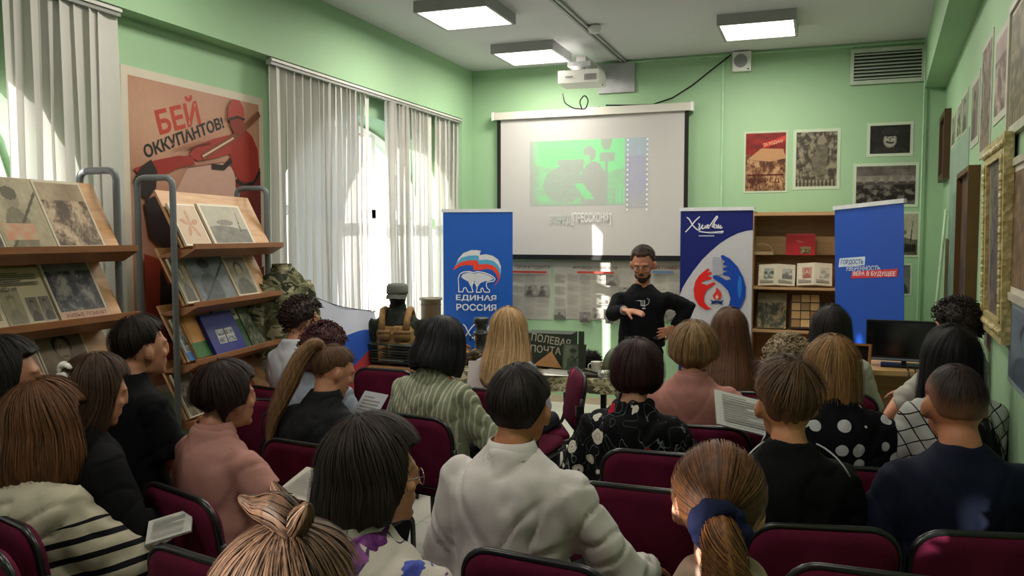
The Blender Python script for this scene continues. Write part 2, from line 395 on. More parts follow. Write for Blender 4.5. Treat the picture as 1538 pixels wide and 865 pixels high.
for wi, (c, hw) in enumerate(ARCH):
    W = thing('window_%d' % (wi+1), None, None, (XO+.12, c, SILL)); W['kind'] = 'structure'
    H0 = SPR-SILL; pr = [(0, -hw+.03, .03), (0, -hw+.03, H0)]+[(0, -(hw-.03)*math.cos(math.pi*i/24), H0+(RISE-.03)*math.sin(math.pi*i/24)) for i in range(1, 24)]+[(0, hw-.03, H0), (0, hw-.03, .03)]
    G().tube(pr, .045, 4, closed=True, up=(1, 0, 0)).out('window_frame', PVC, W)
    g = G(); hz = lambda y: H0+RISE*math.sqrt(max(0, 1-(y/hw)**2))
    for y in (-hw/3, hw/3): g.box(-.03, .03, y-.035, y+.035, .03, hz(y)-.03)
    g.box(-.03, .03, -hw+.05, hw-.05, H0-.04, H0+.04); g.out('mullion', PVC, W)
    g = G(); n = 24; g.poly([(0, -hw+.05, .05), (0, hw-.05, .05), (0, hw-.05, H0)]+[(0, (hw-.05)*math.cos(math.pi*i/n), H0+(RISE-.05)*math.sin(math.pi*i/n)) for i in range(1, n)]+[(0, -hw+.05, H0)])
    g.out('glass_pane', glass, W)
    G().box(0, .60, -hw-.02, hw+.02, -.045, 0).bevel(.008).out('window_sill', PVC, W)
    # a portal only guides the sampling of the daylight
    pd = bpy.data.lights.new('portal', 'AREA'); pd.shape = 'RECTANGLE'; pd.size = 2*hw; pd.size_y = H0+RISE; pd.cycles.is_portal = True
    po = bpy.data.objects.new('portal', pd); COL.objects.link(po); po.location = (XO+.02, c, SILL+(H0+RISE)/2); po.rotation_euler = (math.radians(90), 0, math.radians(-90))
    po['kind'] = 'structure'
# outside: snowy yard, a pale building and bare trees
sn = NT('snow', .8, .2); G().box(-60, -4.4, -40, 60, -1.2, -1.0).out('ground', sn.col(sn.ramp(sn.noise(scale=.3), [(.3, lin('c9cfd6')), (.7, lin('dde0e4'))])), kind='structure')
bl = thing('building', 'pale plastered building seen through the gap of the arched window', 'building', (-26, 34, -1))
G().box(-9, 9, -3, 3, 0, 7).out('wall', plain('pale_plaster', 'd9c3ac', .8), bl)
G().poly([(-9.4, -3.4, 7), (9.4, -3.4, 7), (9.4, 0, 9), (-9.4, 0, 9)]).poly([(9.4, 3.4, 7), (-9.4, 3.4, 7), (-9.4, 0, 9), (9.4, 0, 9)]).out('roof', plain('roof_sheet', '7a4a40', .6), bl)
for i in range(5):
    G().box(-7.6+i*3.4, -6.2+i*3.4, -3.05, -2.95, 2.5, 4.6).out('window', plain('dark_pane', '4a5866', .2), bl)
# skirting, pipes, ceiling track
LINO = plain('beige_skirting', 'b9ab92', .5)
G().box(XL+.01, 1.0, YB-.018, YB, 0, .07).out('baseboard_back', LINO, kind='structure')
skewbox(rwx(YN)-.018, rwx(YB)-.018, rwx(YN), rwx(YB), 0, .07).out('baseboard_right', LINO, kind='structure')
G().box(XR, XR+.018, YN, 8.06, 0, .07).out('baseboard_left', LINO, kind='structure')
GREYM = plain('grey_track_paint', '9a9a9c', .45)
g = G(); g.box(-1.905, -1.880, 1.0, YB, ZC-.02, ZC).box(-1.865, -1.840, 1.0, YB, ZC-.02, ZC); g.out('trim_2', GREYM, kind='structure')
PIPE = plain('pale_green_conduit', 'a7cfa8', .45)
g = G(); p = atY(1085, 200, YB); g.box(p.x-.008, p.x+.008, YB-.014, YB, 1.2, ZC-.05); g.box(-1.84, .86, YB-.014, YB, ZC-.035, ZC-.018)
g.out('trim_3', PIPE, kind='structure')
p = atY(1386, 200, YB); G().tube([(p.x, YB-.03, ZC), (p.x, YB-.03, 2.1), (p.x-.004, YB-.03, .0)], .008, 8).out('trim_4', PIPE, kind='structure')

# ================================================================== ceiling things
LAMPM = emit('lamp_diffuser', (1, .93, .80), 4.0)
CASE = plain('grey_lamp_case', 'a3a3a6', .45, .04)
def ceiling_lamp(cx, cy, label, power=LAMP_W):
    r = thing('ceiling_lamp', label, 'lamp', (cx, cy, ZC-.085), 0, 'square ceiling lamps')
    s = .30; g = G()
    for a in ((-s, s, -s, -s+.022), (-s, s, s-.022, s), (-s, -s+.022, -s+.022, s-.022), (s-.022, s, -s+.022, s-.022)): g.box(*a, 0, .085)
    g.box(-s+.022, s-.022, -s+.022, s-.022, .02, .085); g.out('housing', CASE, r)
    G().box(-s+.024, s-.024, -s+.024, s-.024, .004, .019).out('diffuser', LAMPM, r)
    ld = bpy.data.lights.new('lamp_light', 'AREA'); ld.size = .5; ld.energy = power; ld.color = (1, .93, .82)
    lo = bpy.data.objects.new('lamp_light', ld); COL.objects.link(lo); lo.parent = r; lo.location = (0, 0, -.004)
ceiling_lamp(-2.59, 6.01, 'square white ceiling lamp nearest the camera on the window side')
ceiling_lamp(-2.57, 7.53, 'square white ceiling lamp left of the projector by the far left corner')
for i, (x, y) in enumerate(((-.5, 4.7), (-2.6, 3.6), (-.5, 1.6), (-2.6, .6))):  # fill lamps out of view, added to brighten the room
    ceiling_lamp(x, y, 'unseen square ceiling lamp added as fill above the '+('middle rows on the right', 'middle rows on the window side', 'back rows on the right', 'back rows on the window side')[i]+' of the audience', 13)
ceiling_lamp(-.50, 7.19, 'square white ceiling lamp right of the ceiling track')
sp = thing('smoke_detector', 'round white detector on the ceiling track', 'detector', (-1.79, 6.86, ZC-.075))
G().lathe([(.012, 0), (.045, .012), (.055, .035), (.055, .055), (.03, .074)], n=18).out('sensor_body', PVC, sp, True)
BLK = plain('black_plastic', '141416', .4, .1, 20); CABLE = plain('black_cable', '16161a', .5)
# projector and its mount
c = atY(873, 128, 7.55)
pj = thing('projector', 'white short throw projector hanging from its wall mount above the screen', 'projector', (c.x, 7.58, 3.14), math.radians(2))
G().box(-.19, .19, -.16, .16, 0, .115).bevel(.018, 3).out('projector_body', plain('projector_shell', 'dadad6', .4, .03), pj)
g = G()
for i in range(9): g.box(.06+i*.013, .065+i*.013, -.164, -.16, .02, .075)
g.out('vent_grille', plain('vent_dark', '55565a', .5), pj)
G().tube([(0, .0, .09), (0, -.0, .13)], .045, 14).out('mount_socket', PVC, pj)
G().box(-.12, -.05, -.164, -.16, .05, .062).out('marking', plain('mark_grey', '8c8f95', .5), pj)
mt = thing('projector_mount', 'white wall arm and back plate holding the projector', 'mount', (c.x, YB, 3.2))
G().box(-.03, .34, -.03, 0, -.02, .27).bevel(.004).out('back_plate', plain('mount_plate', 'a9aaae', .45), mt)
G().box(-.045, .045, -.80, -.03, .14, .20).bevel(.006).out('arm', PVC, mt)
G().box(-.11, .11, -.86, -.62, .10, .14).bevel(.006).tube([(0, -.75, .05), (0, -.75, .11)], .03, 10).out('head_plate', plain('mount_plate', 'a9aaae', .45), mt)
r = thing('projector_cable', 'black cable hanging from the projector to the round wall speaker', 'cable', (c.x, YB-.03, 2.7))
p0 = atY(905, 163, YB-.04); pts = []
for q in [(880, 110), (900, 130), (908, 160), (925, 163)]: pts.append(atY(*q, 8.0 if q[0] < 905 else YB-.04))
pts = []
for q in [(910, 158), (950, 158), (980, 157), (1010, 147), (1040, 128), (1070, 104), (1098, 82)]: pts.append(atY(*q, YB-.03)-Vector((c.x, YB-.03, 2.7)))
G().tube(pts, .0075, 6).out('long_run', CABLE, r, True)
def loopc(px, Y): return [atY(a, b, Y)-Vector((c.x, YB-.03, 2.7)) for a, b in px]
G().tube(roundpath(loopc([(845, 140), (848, 155), (862, 163), (880, 164), (884, 150), (878, 142), (870, 152), (874, 164)], 7.7), .03), .006, 6).out('hanging_loop', CABLE, r, True)
G().tube(roundpath(loopc([(858, 112), (850, 104), (842, 118), (845, 126)], 7.5), .03), .005, 6).out('hanging_loop', CABLE, r, True)
G().tube(roundpath(loopc([(870, 103), (890, 106), (900, 118), (905, 128)], 7.6), .03), .006, 6).out('hanging_loop', CABLE, r, True)
# wall speaker, vent
p = atY(1115, 94, YB); s = thing('wall_speaker', 'small square white speaker with a round grille high on the back wall', 'speaker', (p.x, YB, p.z-.09))
G().box(-.085, .085, -.07, 0, 0, .18).bevel(.01).out('speaker_box', PVC, s)
G().tube([(-.01, -.071, .095), (-.01, -.08, .095)], .062, 20).out('grille', plain('grille_grey', '8b8d90', .6), s)
G().box(.05, .07, -.075, -.07, .01, .02).out('badge', BLK, s)
a, b = atY(1279, 112, YB), atY(1388, 82, YB)
s = thing('vent_grille', 'wide white louvred air vent near the ceiling corner', 'vent', ((a.x+b.x)/2, YB, 3.13), 0)
G().box(-.30, .30, -.012, 0, 0, .30).out('backing', plain('vent_dark2', '2c2e2e', .7), s)
g = G()
for q in ((-.31, .31, -.01, .025), (-.31, .31, .275, .31), (-.31, -.28, .025, .275), (.28, .31, .025, .275)): g.box(q[0], q[1], -.03, -.012, q[2], q[3])
g.out('frame', plain('vent_white', 'b7c4b4', .5), s)
for i in range(8):
    g = G().box(-.28, .28, -.010, .010, -.0025, .0025, Matrix.Translation((0, -.02, .042+i*.031)) @ Matrix.Rotation(math.radians(40), 4, 'X')); g.out('louvre', plain('vent_white', 'b7c4b4', .5), s)

def shift(w_): return Matrix.Translation((-w_/2, 0, 0))
# ================================================================== projection screen
a, b = atY(741, 178, 8.22), atY(1040, 160, 8.22)
sx0, sx1 = a.x, b.x; zt = 3.00; zb = 1.50
s = thing('projection_screen', 'pull down projection screen with a wartime film still on it', 'screen', ((sx0+sx1)/2, 8.24, zb)); hw = (sx1-sx0)/2
G().box(-hw, hw, -.04, .05, zt-zb-.045, zt-zb+.03).bevel(.008).out('case', plain('screen_case', 'c9c6be', .4, .03), s)
fab = plain('screen_fabric', 'b7b5b4', .75, .02, 1)
G().box(-hw+.035, hw-.035, .0, .002, .03, zt-zb-.04).out('fabric', fab, s)
g = G(); g.box(-hw+.035, -hw+.075, -.002, 0, .03, zt-zb-.04).box(hw-.075, hw-.035, -.002, 0, .03, zt-zb-.04).box(-hw+.075, hw-.075, -.002, 0, .03, .05); g.out('black_border', BLK, s)
G().box(-hw+.02, hw-.02, -.012, .014, .0, .03).bevel(.005).out('bottom_bar', BLK, s)
for x in (-hw, hw): G().box(x-.012, x+.012, -.045, .055, zt-zb-.05, zt-zb+.035).bevel(.004).out('end_cap', PVC, s)
G().box(-.12, .1, -.01, .05, zt-zb+.03, zt-zb+.045).out('bracket', plain('mount_plate', 'a9aaae', .45), s)
def sc(px, py): q = atY(px, py, 8.24); return ((q.x-(sx0+hw*1)+0)/1, q.z-zb)
ox = (sx0+sx1)/2
def suv(px, py): q = atY(px, py, 8.24); return ((q.x-sx0)/(2*hw), (q.z-zb)/(zt-zb))
A = Art(2*hw, zt-zb, -.0005, .0004)
u0, v1 = suv(796, 213); u1, v0 = suv(938, 308)
gg, gr = hexc('86d892'), hexc('a3a6a2')
def still(u, v):
    t = 1.0
    if v < .52+.05*math.sin(u*7): t = .55+.35*noise.noise(Vector((u*9, v*12, 1)))
    if abs(v-.55+.25*(u-.2)) < .05 and u < .3: t = .5
    if .3 < u < .62 and .62 < v < .7: t = .12
    if ((u-.37)/.22)**2+((v-.32)/.28)**2 < 1: t = .08+.25*abs(noise.noise(Vector((u*12, v*14, 4))))
    if .32 < u < .58 and .5 < v < .68: t = .1
    if ((u-.68)/.14)**2+((v-.25)/.42)**2 < 1: t = .04
    if ((u-.635)/.065)**2+((v-.78)/.12)**2 < 1: t = .05
    if ((u-.61)/.035)**2+((v-.70)/.08)**2 < 1: t = .75
    if ((u-.81)/.055)**2+((v-.97)/.14)**2 < 1 or (abs(u-.82) < .08 and abs(v-.73) < .07): t = .15
    if abs(u-.81) < .012 and v < .75: t = .1
    if abs(u-.55-.5*(.28-v)) < .05 and .1 < v < .34: t = .8
    if u > .88 and v < .28: t = .4+.5*(math.sin(u*160) > 0)
    e = min(1, u/.12)*min(1, v/.06+.2)
    base = lerpc(hexc('90d4a4'), gg, 1-abs(u-.3)*1.0)
    return lerpc(gr, base, t*e)
A.grid(u0, v0, u1, v1, 72, 46, still)
u2, _ = suv(972, 300); _, vb = suv(940, 372)
A.grid(u1+.004, v0-.02, u2, v1, 20, 30, lambda u, v: lerpc(hexc('a9a9ad'), hexc('9fb6c6' if v > .75 else 'a0a1bd'), .8*sm(0, .3, v)*(.7+.5*noise.noise(Vector((u*4, v*8, 2))))))
for i in range(15):
    vv = v1-(v1-v0+.05)*(i+.4)/15
    for uu in (u1+.010, u2-.005): A.rect(uu, vv-.006, uu+.008, vv+.006, 'e6eeee')
a1, b1 = suv(826, 338); a2, b2 = suv(918, 318)
A.text('ВПЕРЁД', a1, b1, a1+.11, b2, 'bcc6c0'); A.text('[ПРЕССКОНФ]', a1+.115, b1, a2, b2, 'd8dbd8', .01)
A.build('projected_picture', s, print_mat('projected_light', .7, .06), M=shift(2*hw))
for x in (-hw, hw): pass

# ================================================================== panels and pictures on walls
FRAMES = {}
def on_wall(name, label, cat, wall, pxs, parts, group=None, thick=.012, tilt=0):
    """pxs: left, top, right, bottom in the photograph; parts(root, w, h) builds in the local frame: x right, -y to the room"""
    l, t_, r_, b_ = pxs
    if wall == 'back':
        p, q = atY(l, (t_+b_)/2, YB), atY(r_, (t_+b_)/2, YB); zt_ = (atY(l, t_, YB).z+atY(r_, t_-(r_-l)*.07, YB).z)/2; rz = 0
        zt_ = atY(l, t_, YB).z; zb_ = atY(l, b_, YB).z
    elif wall == 'left':
        p, q = atX(l, t_, XR), atX(r_, t_, XR); zt_ = p.z; zb_ = atX(l, b_, XR).z; rz = math.pi/2
    else:
        p, q = onplane(l, t_, RWP, RWN), onplane(r_, t_, RWP, RWN); zt_ = p.z; zb_ = onplane(l, b_, RWP, RWN).z; rz = math.atan2(-RWD.y, -RWD.x)
    w_ = (Vector((q.x, q.y, 0))-Vector((p.x, p.y, 0))).length; h_ = zt_-zb_
    m = (p+q)/2; root = thing(name, label, cat, (m.x, m.y, zb_), 0, group, (0, 0, rz) if not tilt else (tilt, 0, rz))
    parts(root, w_, h_); return root
def shift(w_): return Matrix.Translation((-w_/2, 0, 0))
def sheet(kind, lo, hi, seed, border='c9cdc0', bw=.05, extra=None, mat=None, th=.004, res=64):
    def f(root, w_, h_):
        G().box(-w_/2, w_/2, -th, -.0005, 0, h_).out('paper', plain('paper_'+border, border, .6, .04), root)
        A = Art(w_, h_, -th, .0006); bu, bv = bw*h_/w_ if w_ < h_ else bw, bw if w_ < h_ else bw*w_/h_
        if kind: A.grid(bu, bv, 1-bu, 1-bv, res, int(res*max(.6, min(2, h_/w_))), photo(kind, lo, hi, seed))
        if extra: extra(A)
        A.build('print', root, M=shift(w_))
    return f
def framed(kind, lo, hi, seed, fc, fw=.04, th=.03, mat_c='cfc9b8', passe=0, round_=False):
    def f(root, w_, h_):
        fm = plain('frame_'+fc, fc, .45, .12, 12)
        e = min(fw, w_*.3)
        g = G()
        g.box(-w_/2, w_/2, -th, 0, 0, e).box(-w_/2, w_/2, -th, 0, h_-e, h_).box(-w_/2, -w_/2+e, -th, 0, e, h_-e).box(w_/2-e, w_/2, -th, 0, e, h_-e).bevel(.004, 1)
        g.out('frame', fm, root)
        G().box(-w_/2+e*.8, w_/2-e*.8, -th*.5, -.002, e*.8, h_-e*.8).out('mount_board', plain('paper_'+mat_c, mat_c, .6, .04), root)
        A = Art(w_, h_, -th*.5, .0006); u = e/w_+passe; v = e/h_+passe*w_/h_
        A.grid(u, v, 1-u, 1-v, 30, 40, photo(kind, lo, hi, seed)); A.build('print', root, M=shift(w_))
    return f
# back wall pictures
def redposter(A):
    A.grid(.05, .62, .95, .96, 20, 14, lambda u, v: lerpc(hexc('8e1f1c'), hexc('6d1714'), noise.noise(Vector((u*5, v*4, 1)))+.5))
    A.poly([(.45, .72), (.95, .84), (.95, .92), (.6, .83), (.42, .8)], 'c53a30')
    A.poly([(.1, .55), (.4, .72), (.9, .70), (.95, .55), (.6, .5)], 'b98a62')
    A.text('ВПЕРЁД', .13, .15, .83, .25, '4a1510', .012); A.text('ЗА РОДИНУ', .45, .77, .9, .83, 'e0c4a0', rot=.2); A.rect(.08, .28, .92, .30, '5a2018')
on_wall('war_poster', 'red and brown battle poster, left one of two tall sheets on the back wall', 'poster', 'back', (1117, 198, 1183, 290), sheet('scene', '4a2416', 'c09a70', 3, 'b8c6ae', .03, redposter), 'posters on the back wall')
on_wall('war_poster', 'grey brown poster of a standing figure, right one of two tall sheets', 'poster', 'back', (1191, 195, 1262, 285), sheet('worker', '2f2a22', 'a39b84', 5, 'bccab2', .05, lambda A: A.text('РОДИНА ЗОВЁТ', .08, .06, .9, .12, '26221c', .01)), 'posters on the back wall')
on_wall('portrait_photo', 'black photo of a man in a peaked cap with a moustache', 'photo', 'back', (1302, 185, 1372, 236), sheet('cap', '0c0b0a', 'b4b0a6', 2, 'bfcdb6', .07), 'photos on the back wall')
on_wall('crowd_photo', 'dark wide photo of a column of soldiers below the portrait photo', 'photo', 'back', (1281, 246, 1380, 312), sheet('crowd', '15100e', 'b9b2a8', 4, 'bfcdb6', .05), 'photos on the back wall')
on_wall('landscape_photo', 'black and white tree photo just right of the plain blue banner', 'photo', 'back', (1325, 318, 1382, 386), sheet('ship', '171611', 'c8c6ac', 6, 'bfcdb6', .05, lambda A: [A.rect(.1+.8*i/14, .12, .1+.8*i/14+.03, .3, '15130f') for i in range(14)]), 'photos on the back wall')
on_wall('small_photo', 'small dark photo low on the back wall behind the plain blue banner edge', 'photo', 'back', (1330, 395, 1370, 443), sheet('portrait', '10100f', '8f9488', 7, 'b4c6ae', .06), 'photos on the back wall')
# printed board under the screen
def newsboard(A, seed, cols, heads):
    random.seed(seed)
    A.rect(0, .95, 1, .97, 'b5b3ac')
    for (t, u0, u1, v0, v1, c) in heads: A.text(t, u0, v0, u1, v1, c, .01)
    for i in range(cols):
        u0 = .02+.96*i/cols; u1 = .02+.96*(i+1)/cols-.02; v = .78
        while v > .08:
            k = random.random()
            if k < .25: h = .18; A.grid(u0, v-h, u1, v, 8, 8, photo(random.choice(['portrait', 'scene', 'soldier', 'ship']), '2b2928', 'b0aca4', random.randint(1, 60)))
            else: h = random.uniform(.12, .22); lines_text(A, u0, v-h+.02, u1, v, int(h*50), '9b978f')
            v -= h+.03
n0 = 765
for i, (l, r_, hd) in enumerate([(768, 829, [('ГЕРОИ И ПОДВИГИ', .1, .95, .86, .93, '5b463e')]), (831, 955, [('ЗАПОВЕДИ СТОЙКОСТИ', .24, .78, .86, .93, '3f3a36')]), (957, 1030, [('ПОЛК ПАМЯТИ', .2, .95, .86, .93, '8a4a34')])]):
    def parts(root, w_, h_, i=i, hd=hd):
        G().box(-w_/2+.004, w_/2-.004, -.006, -.0005, 0, h_).out('panel', plain('news_panel', 'b3b0a8', .5, .04), root)
        A = Art(w_, h_, -.006, .0005); newsboard(A, 10+i, (3, 6, 3)[i], hd)
        A.rect(.05 if i == 0 else .32, .80, .9 if i == 0 else .76, .835, ('a8382f', 'a8382f', '5878a8')[i])
        A.build('print', root, M=shift(w_))
    on_wall('newspaper_board', ('printed newspaper board behind the blond woman, next to the party banner', 'printed newspaper board in the middle under the projection screen', 'printed newspaper board behind the standing speaker')[i], 'board', 'back', (l, 392, r_, 478), parts, 'newspaper boards under the screen')
# big poster on the left wall
def bigposter(root, w_, h_):
    G().box(-w_/2-.05, w_/2+.05, -.012, 0, -.05, h_+.05).out('white_border', plain('poster_border', 'c9bfae', .55, .03), root)
    A = Art(w_, h_, -.012, .0008)
    A.grid(0, 0, 1, 1, 16, 26, lambda u, v: lerpc(hexc('bb8f76'), hexc('a87660'), .5+noise.noise(Vector((u*3, v*4, 3)))))
    def P(*q):
        o = []
        for x, y in q: t_ = (x-189)/196; o.append((t_*1.22/(1+.22*t_), 1-(y-(112+43*t_))/(478-85*t_)))
        return o
    red, dk, mid = '93291f', '241615', '6d211b'
    A.text('БЕЙ', .17, .855, .49, .957, 'b03a26', .03, rot=.30); A.text('ОККУПАНТОВ!', .07, .815, .70, .858, '1c1a1a', .03, rot=.36)
    A.poly(P((257, 248), (312, 240), (330, 248), (336, 274), (334, 300), (262, 320), (240, 285)), 'c0998a'); A.stroke(P((257, 248), (312, 240), (330, 248), (336, 274), (334, 300)), .006, '7a4a3c')
    A.poly(P((333, 267), (385, 250), (385, 400), (330, 400), (338, 320)), mid)
    A.poly(P((350, 187), (368, 201), (380, 222), (382, 250), (368, 272), (340, 267), (328, 250), (322, 222), (319, 201), (333, 194)), red)
    A.stroke(P((335, 268), (350, 276), (370, 272), (384, 256)), .02, dk); A.stroke(P((326, 236), (312, 248), (292, 246)), .03, dk)
    A.poly(P((322, 198), (295, 204), (268, 214), (258, 229), (270, 238), (295, 234), (328, 226)), '9c3226')
    A.poly(P((191, 252), (215, 238), (243, 230), (264, 231), (266, 243), (243, 249), (225, 260), (201, 268)), red)
    A.poly(P((191, 268), (198, 250), (210, 237), (217, 255), (215, 280), (205, 298), (193, 290)), dk)
    A.stroke(P((384, 168), (357, 184), (330, 202), (277, 232)), .035, '7a4630'); A.stroke(P((330, 203), (277, 231)), .010, 'd9b79a')
    A.poly(P((323, 173), (349, 173), (350, 187), (342, 199), (330, 195), (324, 184)), '82301f')
    A.poly(P((319, 175), (321, 155), (330, 144), (342, 146), (350, 158), (352, 175), (340, 171)), 'a2382a'); A.stroke(P((319, 175), (338, 171), (352, 176)), .014, dk)
    A.stroke(P((256, 222), (270, 214), (290, 210)), .008, '6a2018')
    for k_ in range(4): A.stroke(P((236+8*k_, 222-2*k_), (256+8*k_, 212-2*k_)), .004, 'a06a54')
    A.poly(P((200, 300), (215, 290), (257, 330), (262, 365), (225, 380), (205, 350)), dk); A.poly(P((262, 320), (300, 330), (318, 400), (300, 470), (250, 420)), '8a3a26')
    A.poly(P((198, 380), (240, 400), (262, 470), (250, 560), (200, 560)), '8f3826'); A.poly(P((216, 400), (225, 430), (232, 402), (238, 440), (246, 420), (244, 500), (224, 520), (214, 470)), dk)
    A.poly(P((300, 420), (385, 400), (385, 540), (290, 545)), '7a2a1e')
    A.build('print', root, M=shift(w_))
on_wall('soldier_poster', 'huge red poster of a soldier aiming a rifle behind the display racks', 'poster', 'left', (189, 112, 385, 590), bigposter)
# right wall pictures
R = [('framed_picture', 'narrow dark brown frame nearest the far right corner, upper row', (1421, 178, 1429, 272), framed('scene', '3a2a1c', '6b5a40', 11, '4a3420', .05, .05)),
     ('framed_picture', 'first small pale sheet after the dark brown frame on the right wall', (1431, 176, 1436, 222), sheet('portrait', '3b3b33', 'b9b9a8', 12, 'b9bda8')),
     ('framed_picture', 'second small pale sheet after the dark brown frame on the right wall', (1439, 160, 1445, 210), sheet('scene', '3b3b33', 'b9b9a8', 13, 'b9bda8')),
     ('framed_picture', 'third small pale sheet after the dark brown frame on the right wall', (1447, 145, 1455, 204), sheet('portrait', '2b2f2b', 'b9b9a8', 14, 'b9bda8')),
     ('framed_picture', 'white mounted sheet with a dark narrow photo, between small sheets and long pink one', (1461, 124, 1473, 222), sheet('soldier', '332b2a', 'a89c90', 15, 'b4b8a8', .09)),
     ('framed_picture', 'tall white mounted sheet with a pinkish grey photo on the right wall', (1477, 72, 1493, 236), sheet('worker', '3c332e', 'b09a8c', 16, 'b4b8a8', .06)),
     ('framed_picture', 'white sheet with a faded pink photo right of the tall mounted one', (1497, 58, 1516, 186), sheet('scene', '5a4646', 'b8a29c', 17, 'b9bcae', .08)),
     ('framed_picture', 'large white framed brown picture at the upper right edge', (1524, 12, 1580, 205), framed('worker', '4a4030', '9a8a68', 18, 'bdbfae', .03, .02, passe=.02)),
     ('hanging_chart', 'tall pale blue green display panel on the right wall near the corner', (1429, 225, 1456, 470), sheet('scene', '6f8c7c', '9db5a4', 19, '93ad9c', .01)),
     ('framed_picture', 'dark brown painting with a thin gold rim, left of the gold ornate frame', (1453, 262, 1473, 462), framed('scene', '2a1a12', '5a3c28', 20, '5c4222', .03, .06)),
     ('framed_picture', 'white framed brown picture at the right edge below the large one', (1526, 240, 1580, 452), framed('worker', '55402c', '9a7a58', 21, 'b9b4a4', .03, .02, passe=.03)),
     ('photo_sheet', 'blue toned poster sheet low at the right edge', (1519, 452, 1590, 575), sheet('portrait', '2e3c50', '7d8c98', 22, '8b98a0', .02)),
     ('photo_sheet', 'thin brown picture strip hanging low near the corner behind the curly head', (1421, 358, 1427, 450), sheet('scene', '3a2a1c', '6b5a40', 23, '6b5a40', .02)),
     ('photo_sheet', 'small pale sheet under the gold ornate frame', (1480, 478, 1492, 522), sheet('scene', '5a4636', 'a0a090', 24, 'a5ad98', .04))]
for nm, lb, px, fn in R: on_wall(nm, lb, 'picture', 'right', px, fn, 'pictures on the right wall')
def goldframe(root, w_, h_):
    gm = NT('gold_gesso', .38, .5, Metallic=.0); gf = gm.vor(scale=40)[0]; gm.bump(gf, .8, .01)
    gm = gm.col(gm.ramp(gm.noise(scale=20), [(.3, lin('a3935a')), (.7, lin('c6ba86'))])); e = .09; th = .06
    for x0, x1, z0, z1 in ((-w_/2, w_/2, 0, e), (-w_/2, w_/2, h_-e, h_), (-w_/2, -w_/2+e, e, h_-e), (w_/2-e, w_/2, e, h_-e)):
        g = G().box(x0, x1, -th*.6, 0, z0, z1).bevel(.008, 2)
        i0, i1 = (x0+.01, x1-.01), (z0+.01, z1-.01)
        n = int(max(x1-x0, z1-z0)/.035)
        for i in range(n):
            t_ = (i+.5)/n; px = (x0+(x1-x0)*t_ if x1-x0 > z1-z0 else (x0+x1)/2); pz = (z0+z1)/2 if x1-x0 > z1-z0 else z0+(z1-z0)*t_
            g.ball((px, -th*.62, pz), .016, .012, .03 if x1-x0 < z1-z0 else .016, u=6, v=5)
        g.out('frame_rail', gm, root)
    G().box(-w_/2+.08, w_/2-.08, -.02, -.002, .08, h_-.08).out('mount_board', plain('paper_8a7d6a', '8a7d6a', .6), root)
    A = Art(w_, h_, -.02, .0006); A.grid(.2, .07, .8, .93, 20, 50, photo('worker', '2f2924', '857c70', 25)); A.build('print', root, M=shift(w_))
on_wall('gold_frame', 'big ornate gold frame leaning forward on the right wall', 'picture', 'right', (1497, 222, 1530, 500), goldframe, None, tilt=math.radians(1))
p = onplane(1414, 430, RWP-RWN*.06, RWN); s = thing('pale_pole', 'thin pale pole leaning in the far right corner', 'pole', (p.x, p.y, 0))
q0 = onplane(1405, 470, RWP-RWN*.10, RWN); q1 = onplane(1421, 315, RWP-RWN*.02, RWN)
d_ = (q1-q0).normalized(); G().tube([q0-d_*(q0.z/d_.z)-s.location, q1-s.location], .012, 8).out('stick', plain('pale_wood', 'a9c4a2', .5), s)
# ================================================================== vertical blinds and sheer strips
def clothmat(name, c, tr=.35):
    m = bpy.data.materials.new(name); m.use_nodes = True; t = m.node_tree; b = t.nodes['Principled BSDF']; b.inputs['Roughness'].default_value = .8
    nz = t.nodes.new('ShaderNodeTexNoise'); nz.inputs['Scale'].default_value = 3; rp = t.nodes.new('ShaderNodeValToRGB')
    tc = t.nodes.new('ShaderNodeTexCoord'); t.links.new(tc.outputs['Object'], nz.inputs['Vector']); t.links.new(nz.outputs[0], rp.inputs[0])
    c = lin(c); rp.color_ramp.elements[0].color = (*[x*.93 for x in c], 1); rp.color_ramp.elements[1].color = (*[min(1, x*1.04) for x in c], 1)
    t.links.new(rp.outputs[0], b.inputs['Base Color'])
    tl = t.nodes.new('ShaderNodeBsdfTranslucent'); mx = t.nodes.new('ShaderNodeMixShader'); mx.inputs[0].default_value = tr
    t.links.new(rp.outputs[0], tl.inputs[0]); t.links.new(b.outputs[0], mx.inputs[1]); t.links.new(tl.outputs[0], mx.inputs[2])
    t.links.new(mx.outputs[0], t.nodes['Material Output'].inputs[0]); return m
SLAT = clothmat('blind_fabric', 'dcdad6', .30)
RAILM = plain('rail_metal', '8d8f8c', .4)
def slat_mesh(h, wd, bow, seed):
    g = G(); n = 6; m = 7; random.seed(seed); V = []
    for j in range(m+1):
        z = -h*j/m; row = []
        for i in range(n+1):
            u = (i/n-.5); tw = .10*math.sin(j*.7+seed)
            row.append(g.bm.verts.new((u*wd*math.cos(tw), bow*(1-4*u*u)+u*wd*math.sin(tw)+.006*noise.noise(Vector((u*3, z*2, seed))), z)))
        V.append(row)
    for j in range(m):
        for i in range(n): g.bm.faces.new((V[j][i], V[j][i+1], V[j+1][i+1], V[j+1][i]))
    return g.mesh('slat')
SM = [slat_mesh(2.55, .15, .012+.01*(i % 3), i) for i in range(6)]
for q in SM: q.materials.append(SLAT); q.polygons.foreach_set('use_smooth', [True]*len(q.polygons))
